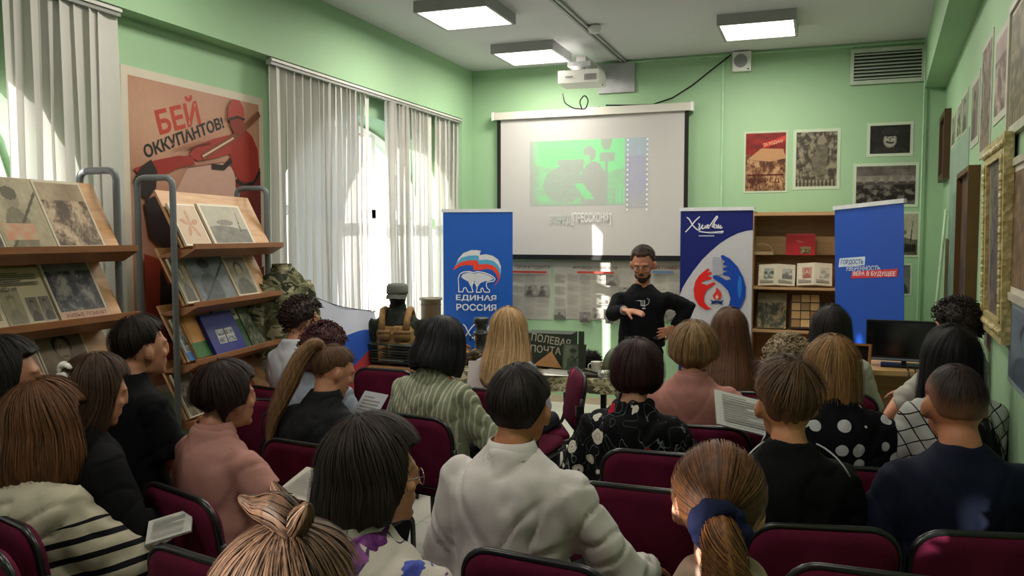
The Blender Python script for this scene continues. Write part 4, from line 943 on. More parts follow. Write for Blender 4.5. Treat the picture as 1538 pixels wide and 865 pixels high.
# mug
p = tp(895, .22); s = thing('enamel_mug', 'small white enamel mug between the black gloves and the helmet', 'mug', p)
G().lathe([(.032, 0), (.036, .004), (.036, .075), (.038, .08), (.033, .078), (.032, .01)], n=20).out('cup', plain('enamel_white', 'cfcdc6', .3), s, True)
G().tube(arcpts((-.034, 0, .04), .024, math.pi*.5, math.pi*1.5, 10), .005, 8).out('handle', plain('enamel_white', 'cfcdc6', .3), s, True)
# fur hat / gloves
def fuzzy(g, c, r, n, seed, l=.02, th=.002):
    rd = random.Random(seed); g.ball(c, *r, u=14, v=9)
    for i in range(n):
        d = Vector((rd.gauss(0, 1), rd.gauss(0, 1), rd.gauss(0, 1))).normalized(); p = Vector(c)+Vector((d.x*r[0], d.y*r[1], d.z*r[2])); q = p+d*l+Vector((rd.uniform(-1, 1), rd.uniform(-1, 1), rd.uniform(-1, 1)))*l*.5
        t = d.orthogonal().normalized()*th; g.poly([p-t, p+t, q])
    return g
p = tp(882, .50); s = thing('fur_hat', 'black shaggy fur hat lying behind the mug on the exhibit table', 'hat', p)
fuzzy(G(), (0, 0, .05), (.11, .09, .05), 420, 3).out('crown', plain('black_fur', '161416', .9), s)
fuzzy(G(), (.03, -.02, .075), (.07, .06, .045), 260, 4).out('flap', plain('black_fur', '161416', .9), s)
# papers, map case
for i, (px, dy, rz, lb) in enumerate(((828, .05, .2, 'white printed sheets at the front edge of the exhibit table'), (842, .12, -.25, 'grey photo sheet lying behind the white printed sheets'))):
    p = tp(px, dy); p.z += .003*i; s = thing('paper_sheets', lb, 'paper', p, rz)
    for k in range(3): G().box(-.13, .13, -.09, .09, .0012*k, .0012*k+.001, Matrix.Rotation(.05*k, 4, 'Z')).out('sheet', plain('white_sheet' if i == 0 else 'grey_sheet', 'cfcfca' if i == 0 else '8d8e88', .5), s)
p = tp(876, .05); s = thing('map_case', 'dark brown folded leather case on the camouflage cloth', 'case', p, .5)
G().box(-.10, .10, -.07, .07, 0, .02, Matrix.Rotation(.08, 4, 'Y')).bevel(.006).out('flap', plain('dark_leather', '2e2a22', .5), s); G().tube([(-.1, -.05, .02), (0, -.03, .05), (.1, -.06, .02)], .007, 6).out('strap', plain('dark_leather', '2e2a22', .5), s, True)
# glass bottle lying at the corner
p = tp(917, .02); s = thing('glass_bottle', 'small clear bottle lying at the right front corner of the exhibit table', 'bottle', p+Vector((0, 0, .03)), .4)
gm = NT('clear_glass', .05, .6); gm.b.inputs['Transmission Weight'].default_value = .85; gm = gm.col(gm.ramp(gm.noise(), [(.3, (.75, .8, .8)), (.7, (.85, .88, .88))]))
G().tube([(-.09, 0, 0), (-.085, 0, 0), (.04, 0, 0), (.065, 0, 0), (.07, 0, 0), (.10, 0, 0)], [.018, .028, .028, .018, .012, .012], 16).out('body', gm, s, True)
G().tube([(.10, 0, 0), (.115, 0, 0)], .014, 12).out('cap', PVC, s)
# shell case and black canister, dark kit
p = tp(648, .78); s = thing('shell_case', 'tall olive shell case behind the exhibit table near the party banner', 'shell case', (p.x, p.y, 0))
z1 = onplane(650, 447, p, Vector((0, 1, 0))).z
G().lathe([(.085, 0), (.085, z1-.02), (.098, z1-.018), (.098, z1), (.080, z1), (.078, z1-.1)], n=28).out('tube', plain('olive_brass', '7d7868', .4, .06, 4, .5), s, True)
G().tube([(.086*math.cos(i*.3), .086*math.sin(i*.3), z1-.06) for i in range(21)], .004, 6).out('band', plain('olive_dark', '55503f', .5), s, True)
p = tp(723, .48); s = thing('black_canister', 'black ribbed canister with a cap left of the blond woman', 'canister', p)
g = G().lathe([(.055, 0), (.06, .01), (.06, .09), (.052, .1), (.05, .2), (.062, .205), (.062, .225), (.046, .23), (.046, .29), (.062, .295), (.062, .335), (.055, .345)], n=22); g.out('body', plain('dark_metal', '24282a', .4, .1, 10, .5), s, True)
G().tube([(-.06, 0, .2), (-.09, 0, .19), (-.1, 0, .15)], .008, 8).out('spout', plain('dark_metal', '24282a', .4), s, True)
p = tp(700, .30); s = thing('kit_bag', 'rumpled dark brown kit bag between the canister and the black bob', 'bag', p)
g = G().ball((0, 0, .05), .15, .1, .06).ball((-.05, .02, .09), .09, .07, .05).ball((.08, -.02, .07), .08, .07, .05); me, co = remeshed(g, .012); wrinkle(me, co, .015, 14, 14, 3)
addmesh('bag_body', me, camo('kit_camo', ('2c2a20', '4a4232', '1c1a16', '8a6a44'), 14), s, True)
G().tube([(-.08, -.04, .13), (-.02, -.06, .17), (.06, -.05, .13)], .012, 8).out('strap', plain('strap_brown', '8a5a3a', .6), s, True)
# folded clothes
rd = random.Random(8)
for px, dy, n, hgt, lb, cs in ((590, .06, 7, .022, 'stack of folded dark green jackets below the mannequin in the vest', ('2f352c', '3c4238', '262a24')), (505, .12, 4, .02, 'short stack of folded camouflage trousers left of the dark jackets', ('6a6a50', '8a8768', '4d4c3a'))):
    p = tp(px, dy); s = thing('folded_clothes', lb, 'clothes', p, rd.uniform(-.1, .1))
    for k in range(n):
        w2 = .20+rd.uniform(-.02, .02); g = G().tube([(-w2, .1, 0), (w2, .1, 0)], .1, 16, flat=hgt/.2*1.05, up=(0, 0, 1))
        g = G(); 
        prof = [(-.13, -.3), (-.14, .2), (-.12, .48), (0, .5), (.13, .45), (.14, 0), (.12, -.45), (0, -.5), (-.11, -.48)]
        A0 = [[g.bm.verts.new((x, y+.12+rd.uniform(-.004, .004), hgt*(k+.5+q)+.005*noise.noise(Vector((x*9, y*9, k))))) for y, q in prof] for x in np.linspace(-w2, w2, 9).tolist()]
        for i in range(8):
            for j in range(len(prof)): g.bm.faces.new((A0[i][j], A0[i][(j+1) % 9], A0[i+1][(j+1) % 9], A0[i+1][j]))
        g.bm.faces.new(A0[0]); g.bm.faces.new(A0[-1][::-1])
        g.out('garment', plain('cloth_'+cs[k % 3], cs[k % 3], .85, .15, 20), s, True)
    G().box(-w2*.5, w2*.5, -.022, -.018, hgt*1.2, hgt*1.5).out('pale_edge', plain('pale_edge', '7e827a', .7), s)
# flag on a slack line
fy = 0; p0 = atX(404, 405, XL+.14); p1 = atd(560, 468, 6.75)
s = thing('flag', 'white blue and red flag hanging in front of the blinds', 'flag', ((p0.x+p1.x)/2, (p0.y+p1.y)/2, .8)); ctr = Vector(s.location)
def sag(u): q = p0.lerp(p1, u); q.z -= .16*math.sin(math.pi*u)*(1-.25*u)*.55; return q
for nm, a0, a1, c in (('white_stripe', 0, .36, 'c9cede'), ('blue_stripe', .36, .74, '1f4fae'), ('red_stripe', .74, 1.0, 'a8303a')):
    g = G(); V = []
    for j in range(9):
        v = a0+(a1-a0)*j/8; row = []
        for i in range(41):
            u = i/40; q = sag(u); hgt = 1.05*(.96-.35*u); fold = .03*math.sin(u*17+v*3)*(.3+v); z = q.z-v*hgt*(.75+.25*math.cos(u*2))+.10*v*math.sin(u*9+1)
            row.append(g.bm.verts.new(Vector((q.x+.10*v+fold*.4+.02, q.y+fold+.15*v*(u-.5), z))-ctr))
        V.append(row)
    for j in range(8):
        for i in range(40): g.bm.faces.new((V[j][i], V[j][i+1], V[j+1][i+1], V[j+1][i]))
    g.out(nm, clothmat('flag_'+nm, c, .3), s, True)
G().tube([sag(i/30)+Vector((.02, 0, .004))-ctr for i in range(31)], .004, 6).out('cord', CABLE, s, True)
# ================================================================== chairs
CH_FAB = NT('burgundy_upholstery', .88, .15); CH_FAB.bump(CH_FAB.noise(scale=180, detail=2), .3, .003)
CH_FAB = CH_FAB.col(CH_FAB.ramp(CH_FAB.noise(scale=6), [(.3, lin('4a0d26')), (.7, lin('5c1330'))]))
CH_BLK = plain('chair_black', '121214', .32, .1, 10, .5)
def rrect(w_, h_, r, n=6, z0=0):
    pts = []
    for cx, cz, a0 in ((w_/2-r, h_-r, 0), (-w_/2+r, h_-r, math.pi/2), (-w_/2+r*.6, r*.6, math.pi), (w_/2-r*.6, r*.6, 1.5*math.pi)):
        rr = r if cz > h_/2 else r*.6
        for i in range(n+1):
            a = a0+math.pi/2*i/n; pts.append((cx+rr*math.cos(a), z0+cz+rr*math.sin(a)))
    return pts
def cushion(outline, y0, y1, M, puff=.012):
    g = G(); c = Vector((sum(p[0] for p in outline)/len(outline), 0, sum(p[1] for p in outline)/len(outline)))
    L = []
    for y, k in ((y0, .97), (y0*.7+y1*.3, 1.0), (y0*.3+y1*.7, 1.0), (y1, .97)):
        L.append([g.bm.verts.new(M @ Vector((c.x+(p[0]-c.x)*k, y, c.z+(p[1]-c.z)*k))) for p in outline])
    m = len(outline)
    for A_, B_ in zip(L, L[1:]):
        for i in range(m): g.bm.faces.new((A_[i], A_[(i+1) % m], B_[(i+1) % m], B_[i]))
    for R_, y, s_ in ((L[0], y0, -1), (L[-1], y1, 1)):
        R2 = [g.bm.verts.new(M @ Vector((c.x+(p[0]-c.x)*.8, y+s_*puff, c.z+(p[1]-c.z)*.8))) for p in outline]
        for i in range(m): g.bm.faces.new((R_[i], R_[(i+1) % m], R2[(i+1) % m], R2[i]))
        g.bm.faces.new(R2)
    return g
def make_chair():
    r = thing('upholstered_chair', 'x', 'chair')
    Mb = Matrix.Translation((0, -.228, .50)) @ Matrix.Rotation(math.radians(9), 4, 'X')
    out = rrect(.45, .355, .09, 6)
    bk_ = cushion(out, -.022, .022, Mb).out('backrest', CH_FAB, r, True)
    G().tube([Mb @ Vector((x*1.01, -.004, (z-.18)*1.01+.18)) for x, z in out], .0125, 8, closed=True, up=None).out('backrest_rim', CH_BLK, bk_, True)
    Ms = Matrix.Translation((0, -.20, .455)) @ Matrix.Rotation(math.radians(-90), 4, 'X')
    cushion(rrect(.46, .44, .07, 5), -.02, .022, Matrix.Translation((0, -.19, .46)) @ Matrix.Rotation(math.radians(-88), 4, 'X') @ Matrix.Diagonal((1, 1, 1, 1))).out('seat', CH_FAB, r, True)
    G().box(-.22, .22, -.18, .23, .425, .442).bevel(.006).out('seat_pan', CH_BLK, r)
    for s_ in (-1, 1):
        x = .235*s_
        G().tube(roundpath([(x, .22, .0), (x, .20, .43), (x*.96, .1, .435)], .05, 5), .0125, 10, flat=1.0).out('leg', CH_BLK, r, True)
        G().tube(roundpath([(x, -.28, .0), (x, -.20, .43), (x*.96, -.1, .435)], .05, 5), .0125, 10).out('leg', CH_BLK, r, True)
        bu = G().tube(roundpath([(x, .10, .432), (x, -.205, .44), (x, -.245, .60), (x, -.260, .71)], .06, 5), .0125, 10).out('back_upright', CH_BLK, r, True)
        G().box(x-.022, x+.022, -.270, -.220, .60, .665).bevel(.006).out('joint_block', CH_BLK, bu)
    return r
CH0 = make_chair(); CHN = [0]
def copytree(o, parent=None):
    c = o.copy(); COL.objects.link(c); c.parent = parent
    for ch in o.children: copytree(ch, c)
    return c
def chair(x, y, rz, label, scale=1):
    c = CH0 if CHN[0] == 0 else copytree(CH0); CHN[0] += 1
    c.location = (x, y, 0); c.rotation_euler = (0, 0, rz); c['label'] = label; c['group'] = 'burgundy chairs of the audience'; return c
def empty_chair(px, py, label, rz=0, tz=.85):
    d = (CAMZ-tz)/(-ray(px, py).z); p = atd(px, py, d); q = Vector((math.sin(rz)*-1*.285, math.cos(rz)*.285, 0)); chair(p.x+q.x, p.y+q.y, rz, label)

# ================================================================== people
SKIN = {}
def skin_mat(c):
    if c in SKIN: return SKIN[c]
    N = NT('skin', .5, .35); b = lin(c); N.b.inputs['Subsurface Weight'].default_value = 0
    f = N.noise(scale=14, detail=3); N.bump(N.noise(scale=220, detail=2), .12, .001)
    SKIN[c] = N.col(N.ramp(f, [(.3, tuple(x*.92 for x in b)), (.7, (min(1, b[0]*1.06), b[1]*1.0, b[2]*.98))])); return SKIN[c]
def fabric(N, fine=260):
    N.bump(N.noise(scale=fine, detail=1), .25, .002)
def cloth(kind, *c):
    key = (kind, c)
    if key in MC: return MC[key]
    N = NT('cloth_'+kind, .85, .15); fabric(N); co = N.coord(); X = N.xyz(); C = [lin(x) for x in c]
    if kind == 'plain':
        f = N.noise(scale=5, detail=3); r = N.ramp(f, [(.3, tuple(x*.92 for x in C[0])), (.7, tuple(min(1, x*1.06) for x in C[0]))])
    elif kind == 'vstripes':   # fine pale vertical stripes
        d = N.noise(scale=3); x = N.math('ADD', X[0], N.math('MULTIPLY', d, .012)); w_ = N.math('FRACT', N.math('MULTIPLY', x, 38))
        r = N.mix(N.math('LESS_THAN', w_, .26), N.ramp(N.noise(scale=7), [(.3, tuple(q*.9 for q in C[0])), (.7, C[0])]), C[1])
    elif kind == 'hstripes':   # cream jumper, dark bands low on the back and along the arms
        d = N.noise(scale=4, detail=2); z = N.math('ADD', X[2], N.math('MULTIPLY', d, .03)); ax = N.math('ABSOLUTE', X[0])
        w_ = N.math('LESS_THAN', N.math('FRACT', N.math('ADD', N.math('MULTIPLY', z, 17), N.math('MULTIPLY', ax, -5))), .34)
        low = N.math('LESS_THAN', z, N.math('ADD', .72, N.math('MULTIPLY', ax, .5)))
        r = N.mix(N.math('MULTIPLY', w_, low), N.ramp(N.noise(scale=20), [(.3, tuple(q*.93 for q in C[0])), (.7, C[0])]), C[1])
    elif kind == 'polka':
        v = N.vor(scale=12.5, rnd=.6); r = N.mix(N.math('LESS_THAN', v[0], .34), C[0], C[1])
    elif kind == 'check':
        a = N.math('ADD', X[0], N.math('MULTIPLY', X[2], .55)); b = N.math('SUBTRACT', X[2], N.math('MULTIPLY', X[0], .45))
        wa = N.math('LESS_THAN', N.math('FRACT', N.math('MULTIPLY', a, 17)), .09); wb = N.math('LESS_THAN', N.math('FRACT', N.math('MULTIPLY', b, 17)), .09)
        r = N.mix(N.math('MAXIMUM', wa, wb), C[0], C[1])
    elif kind == 'smallfloral':  # white and red blossoms on black
        wv = N.map((1, 1, 1)); nz = N.noise(scale=30, detail=2, out=1); vm = N.n('VectorMath', operation='ADD'); sc_ = N.n('VectorMath', operation='SCALE'); N.put(sc_.inputs[0], nz); sc_.inputs['Scale'].default_value = .022
        N.put(vm.inputs[0], co); N.put(vm.inputs[1], sc_.outputs[0]); v = N.vor(vm.outputs[0], 10.5, .8); dist, colr = v[0], N.xyz(v[1])
        base = N.mix(N.math('LESS_THAN', N.math('ABSOLUTE', N.math('SUBTRACT', N.noise(N.map((1, 1, .5)), 14, 1, .5, .8), .5)), .005), C[0], lin('6f7a7c'))
        flw = N.ramp(dist, [(0, lin('4a463c')), (.06, lin('c9c2b4')), (.19, lin('8d887c')), (.22, lin('cfc9bd'))], True)
        red = N.ramp(dist, [(0, lin('5a0f18')), (.08, lin('a32030'))], True)
        which = N.math('GREATER_THAN', colr[0], .24); isf = N.math('LESS_THAN', dist, N.math('ADD', .20, N.math('MULTIPLY', colr[1], .2)))
        r = N.mix(isf, base, N.mix(which, red, flw))
    elif kind == 'bigfloral':  # huge violet and blue blossoms on off white
        nz = N.noise(scale=9, detail=3, out=1); vm = N.n('VectorMath', operation='ADD'); sc_ = N.n('VectorMath', operation='SCALE'); N.put(sc_.inputs[0], nz); sc_.inputs['Scale'].default_value = .10
        N.put(vm.inputs[0], co); N.put(vm.inputs[1], sc_.outputs[0]); v = N.vor(vm.outputs[0], 7.5, .9); dist, cc = v[0], N.xyz(v[1])
        tone = N.noise(scale=26, detail=4, dist=.6)
        pur = N.ramp(tone, [(.3, lin('3f1a4a')), (.5, lin('5d2a66')), (.68, lin('8a5590'))]); blu = N.ramp(tone, [(.3, lin('2c3480')), (.6, lin('5560b0'))])
        pet = N.mix(N.math('GREATER_THAN', cc[0], .72), pur, blu); pet = N.mix(N.math('LESS_THAN', dist, .055), pet, lin('9a8038'))
        stem = N.math('LESS_THAN', N.math('ABSOLUTE', N.math('SUBTRACT', N.noise(N.map((1, 1, .5)), 5, 1, .5, .6), .5)), .006)
        base = N.mix(stem, lin('bdb4ac'), lin('4a3c64')); r = N.mix(N.math('LESS_THAN', dist, N.math('ADD', .46, N.math('MULTIPLY', cc[1], .22))), base, pet)
    MC[key] = N.col(r); return MC[key]
def hair_mat(c1, c2, skin='a87a64', rough=.58):
    key = ('hair', c1, c2, skin)
    if key in MC: return MC[key]
    N = NT('hair', rough, .28); a = N.n('VertexColor', layer_name='ink').outputs[0]; t_ = N.n('SeparateColor'); N.put(t_.inputs[0], a)
    f = N.noise(N.map((1, 1, .12)), 90, 3, .6); g_ = N.math('ADD', N.math('MULTIPLY', f, .7), N.math('MULTIPLY', t_.outputs[1], .34))
    c = N.ramp(g_, [(.28, lin(c1)), (.80, lin(c2))]); c = N.mix(t_.outputs[0], c, lin(skin)); N.bump(f, .35, .003)
    MC[key] = N.col(c); return MC[key]
def ink(me, vals):
    at = me.color_attributes.new('ink', 'FLOAT_COLOR', 'POINT'); at.data.foreach_set('color', [x for v in vals for x in (v[0], v[1], 0, 1)])
class Head:
    def __init__(s, c, R, k): s.c, s.R, s.k = Vector(c), R, k
    def P(s, v): return s.c+s.R @ (Vector(v)*s.k)
SK = Vector((0, -.012, .015)); SA = Vector((.077, .096, .099))
def az_of(d): return abs(math.atan2(d.x, -d.y))        # 0 = back of the head, pi = face
def hairline(az, zb, zs, zf):
    if az < .9: return zb
    if az < 1.6: return zb+(zs-zb)*sm(.9, 1.6, az)
    return zs+(zf-zs)*sm(1.75, 2.25, az)
def build_hair(root, H, c1, c2, th=.02, pole=(0, -.25, 1), zb=-.8, zs=-.25, zf=.45, drop=None, groove=.006, nth=110, nst=420, skin='a87a64', fade=0, curl=0, name='hair', seed=0, stl=.008, capz=-.05, gf=1.0):
    """cap over the skull combed away from pole; drop: (back, side, azmax, flare, turn_in, back_push)"""
    rd = random.Random(seed+11); p = Vector(pole).normalized(); e1 = p.orthogonal().normalized(); e2 = p.cross(e1)
    A = SA+Vector((th, th, th)); NT_ = 22
    def path(th_):
        pts = []; last = None; steps = 44
        for i in range(steps+1):
            ph_ = math.pi*.97*i/steps; d = p*math.cos(ph_)+(e1*math.cos(th_)+e2*math.sin(th_))*math.sin(ph_); az = az_of(d)
            dropping = drop and az < drop[2]
            lim = capz if dropping else hairline(az, zb, zs, zf)
            if i > 2 and d.z < lim and (dropping or d.z < lim): break
            taper = 1-.10*sm(-.1, -.9, d.z); tz = th if drop else th*(.28+.72*sm(-.55, .35, d.z))*(1-.5*math.exp(-((az-1.6)/.35)**2)*sm(.5, .0, d.z))
            pts.append(SK+Vector((d.x*(SA.x+tz)*taper, d.y*(SA.y+tz)*taper, d.z*(SA.z+tz)))); last = d
        if drop:
            az = az_of(last)
            if az < drop[2] and last.z < capz+.25:
                bk, sd_, _, fl_, ti, push = drop; D = bk+(sd_-bk)*sm(.5, 1.6, az); D *= 1+.07*noise.noise(Vector((math.cos(th_)*5, math.sin(th_)*5, seed)))
                P0 = pts[-1]; h = Vector((P0.x, P0.y-SK.y, 0))
                n = 14
                for j in range(1, n+1):
                    s_ = j/n; k = 1+fl_*math.sin(min(1, s_*1.3)*math.pi/2)-ti*s_**3
                    y = SK.y+h.y*k-push*sm(.25, .8, s_)*(1 if h.y < 0 else .3); pts.append(Vector((h.x*k, y, P0.z-D*s_)))
        L = [0]
        for a_, b_ in zip(pts, pts[1:]): L.append(L[-1]+(b_-a_).length)
        out = []; j = 0
        for i in range(NT_+1):
            q = L[-1]*i/NT_
            while j < len(L)-2 and L[j+1] < q: j += 1
            f_ = (q-L[j])/max(1e-6, L[j+1]-L[j]); out.append(pts[j].lerp(pts[j+1], min(1, f_)))
        return out
    g = G(); cols = []; O, I = [], []
    nrm = lambda q: Vector(((q.x), (q.y-SK.y)*.8, (q.z-SK.z)*.8 if q.z > 0 else 0)).normalized()
    paths = []
    for i in range(nth):
        t_ = 2*math.pi*i/nth; P_ = path(t_); paths.append(P_); ro, ri = [], []
        for j, q in enumerate(P_):
            u = j/NT_; n_ = nrm(q); c_, s_ = math.cos(t_), math.sin(t_)
            if curl: dsp = curl*(noise.noise(q*38+Vector((seed, 0, 0)))+.6*noise.noise(q*75))
            else: dsp = groove*sm(0, .25, u)*(noise.noise(Vector((c_*3*gf, s_*3*gf, u*1.6+seed)))+.45*noise.noise(Vector((c_*9*gf, s_*9*gf, u*1.3)))+.3*noise.noise(Vector((c_*24, s_*24, u*2))))
            edge = sm(1, .86, u) if not drop else 1
            ro.append(g.bm.verts.new(H.P(q+n_*(dsp-(1-edge)*th*.8)))); cols.append((fade*sm(1-.55*min(1, fade+.1), .95, u), .5+.5*noise.noise(Vector((c_*9, s_*9, u*1.5+seed)))))
        O.append(ro)
    g.bm.verts.index_update()
    for i in range(nth):
        P_ = paths[i]; ri = []
        for j, q in enumerate(P_): ri.append(g.bm.verts.new(H.P(q-nrm(q)*max(.008, th*.8)))); cols.append((0, .2))
        I.append(ri)
    for i in range(nth):
        a_, b_ = O[i], O[(i+1) % nth]; c_, d_ = I[i], I[(i+1) % nth]
        for j in range(NT_):
            g.bm.faces.new((a_[j], b_[j], b_[j+1], a_[j+1])); g.bm.faces.new((c_[j+1], d_[j+1], d_[j], c_[j]))
        g.bm.faces.new((a_[NT_], b_[NT_], d_[NT_], c_[NT_]))
    ns = len(cols)
    if curl:
        for k in range(nst):
            P_ = paths[rd.randrange(nth)]; j = rd.randint(0, NT_); q = P_[j]; n_ = nrm(q); r_ = rd.uniform(.006, .012); t1 = n_.orthogonal().normalized(); t1 = Matrix.Rotation(rd.uniform(0, 6.28), 3, n_) @ t1; t2 = n_.cross(t1)
            c_ = q+n_*rd.uniform(0, .008); m0 = len(g.bm.verts)
            g.tube([H.P(c_+n_*(r_*math.cos(x*.9))+t1*(r_*math.sin(x*.9))+t2*(.003*x)) for x in range(8)], .0026*H.k, 4)
            cols += [(0, rd.uniform(.2, 1))]*(len(g.bm.verts)-m0)
    else:
        for k in range(nst):
            i = rd.randrange(nth); f_ = rd.random(); Pa, Pb = paths[i], paths[(i+1) % nth]
            if (Pa[-1]-Pb[-1]).length > .05: continue
            off = rd.uniform(.0, stl); ph_ = rd.uniform(0, 6); amp = rd.uniform(0, .004); w_ = rd.uniform(.0006, .0016); tn = rd.uniform(.0, 1.2); st = rd.randint(0, 5); en = NT_-rd.randint(0, 3)-(int(NT_*.3) if fade > .2 else 0); row = []
            for j in range(st, en+1):
                q = Pa[j].lerp(Pb[j], f_); n_ = nrm(q); tt = Vector((-n_.y, n_.x, 0)); 
                tt = tt.normalized() if tt.length > .1 else Vector((1, 0, 0)); u = j/NT_
                q = q+n_*(off+.0025+groove*.35*(1-abs(2*u-1)))+tt*(amp*math.sin(u*9+ph_)); ww = w_*(1 if 2 < j-st and j < en-2 else .5)
                row.append((g.bm.verts.new(H.P(q-tt*ww)), g.bm.verts.new(H.P(q+tt*ww)))); cols += [(fade*sm(.45, .9, u), tn)]*2
            for a_, b_ in zip(row, row[1:]): g.bm.faces.new((a_[0], a_[1], b_[1], b_[0]))
    me = g.mesh(name); ink(me, cols); return addmesh(name, me, hair_mat(c1, c2, skin), root, True)
def tail(root, H, pts, radii, c1, c2, seed=0, n=20, nst=60, name='ponytail'):
    """a gathered tail of hair along head-space points"""
    rd = random.Random(seed); P = [H.P(q) for q in pts]
    Q = []; R_ = []
    for i in range(len(P)-1):
        for k in range(5):
            t = k/5; p0, p1, p2, p3 = P[max(0, i-1)], P[i], P[i+1], P[min(len(P)-1, i+2)]
            Q.append(.5*((2*p1)+(p2-p0)*t+(2*p0-5*p1+4*p2-p3)*t*t+(3*p1-3*p2+p3-p0)*t**3)); R_.append(radii[i]*(1-t)+radii[i+1]*t)
    Q.append(P[-1]); R_.append(radii[-1]); g = G(); g.tube(Q, R_, n); cols = []
    for v in g.bm.verts: cols.append((0, .5))
    for i, v in enumerate(g.bm.verts):
        j = min(i//n, len(Q)-1); q = i % n; d = v.co-Q[j]; v.co = Q[j]+d*(1+.22*noise.noise(Vector((math.cos(q*6.28/n)*3, math.sin(q*6.28/n)*3, j*.08+seed)))); cols[i] = (0, .5+.5*noise.noise(Vector((math.cos(q*6.28/n)*4, math.sin(q*6.28/n)*4, seed))))
    for k in range(nst):
        a_ = rd.uniform(0, 6.28); rr = rd.uniform(.9, 1.12); row = []; tn = rd.uniform(0, 1.2); w_ = rd.uniform(.0006, .0016); fl_ = rd.uniform(0, .5)
        for j, q in enumerate(Q):
            t = (Q[min(j+1, len(Q)-1)]-Q[max(j-1, 0)]).normalized(); u = t.cross(Vector((0, .3, 1))).normalized(); b = u.cross(t)
            d = (u*math.cos(a_+j*.01)+b*math.sin(a_+j*.01)); x = q+d*R_[j]*(rr+fl_*(j/len(Q))**3); s_ = t.cross(d).normalized()*w_
            row.append((g.bm.verts.new(x-s_), g.bm.verts.new(x+s_))); cols += [(0, tn)]*2
        for a2, b2 in zip(row, row[1:]): g.bm.faces.new((a2[0], a2[1], b2[1], b2[0]))
    me = g.mesh(name); ink(me, cols); return addmesh(name, me, hair_mat(c1, c2), root, True)
def add_hand(g, w_, d, pn, side, k=1.0, curl=.5, spread=.12):
    """w_: wrist, d: pointing direction, pn: palm normal (where the fingers close to), side: +1 thumb to the left of d seen with pn down"""
    d = Vector(d).normalized(); pn = Vector(pn); pn = (pn-d*pn.dot(d)).normalized(); s_ = d.cross(pn)*side; w_ = Vector(w_)
    g.tube([w_-d*.02, w_+d*.02*k, w_+d*.055*k, w_+d*.088*k], [.024*k, .032*k, .040*k, .036*k], 12, flat=.42, up=pn)
    for i, (lat, L) in enumerate(((-.029, .058), (-.010, .074), (.010, .080), (.029, .072))):
        b = w_+d*.075*k-s_*(-lat)*k; q = d+s_*(lat/.03*spread); q.normalize(); pts = [b]; x = b+q*.012; c = curl*(1.1-.12*i)
        for f_ in (.42, .32, .26):
            pts.append(x.copy()); q = (q*math.cos(c*.7)+pn*math.sin(c*.7)).normalized(); x = x+q*(L*f_*k)
        pts.append(x); g.tube(pts, [.0095*k, .0093*k, .0088*k, .008*k, .0066*k], 8)
    b = w_+d*.025*k+s_*.025*k; q = (d*.75+s_*.75+pn*.25).normalized(); b2 = b+q*.035*k; q2 = (q+pn*.35+d*.3).normalized()
    g.tube([b-q*.01, b2, b2+q2*.03*k, b2+q2*.055*k], [.014*k, .0115*k, .0105*k, .008*k], 8)
def add_head(g, H, R_):
    def B(c, r, u=16, v=10): g.ball(H.P(c), r[0]*H.k, r[1]*H.k, r[2]*H.k, R_, u, v)
    B(SK, (.077, .096, .099), 24, 16); B((0, .030, -.045), (.058, .058, .070), 20, 12); B((0, .020, -.075), (.052, .055, .038)); B((0, .068, -.095), (.024, .020, .018))
    B((0, .075, .028), (.052, .016, .012)); B((0, .092, .0), (.010, .014, .022)); B((0, .096, -.020), (.013, .012, .011)); B((.034, .066, -.022), (.022, .020, .018)); B((-.034, .066, -.022), (.022, .020, .018))
    B((0, .084, -.053), (.022, .010, .006)); B((0, .083, -.064), (.020, .010, .007))
    for s_ in (-1, 1):
        g.ball(H.P((s_*.084, -.006, -.012)), .0105*H.k, .018*H.k, .030*H.k, R_ @ Matrix.Rotation(s_*.45, 3, 'Z'), 12, 8); g.ball(H.P((s_*.082, .0, -.012)), .012*H.k, .014*H.k, .024*H.k, R_, 12, 8); g.ball(H.P((s_*.076, .004, -.035)), .009*H.k, .011*H.k, .012*H.k, R_, 8, 6)
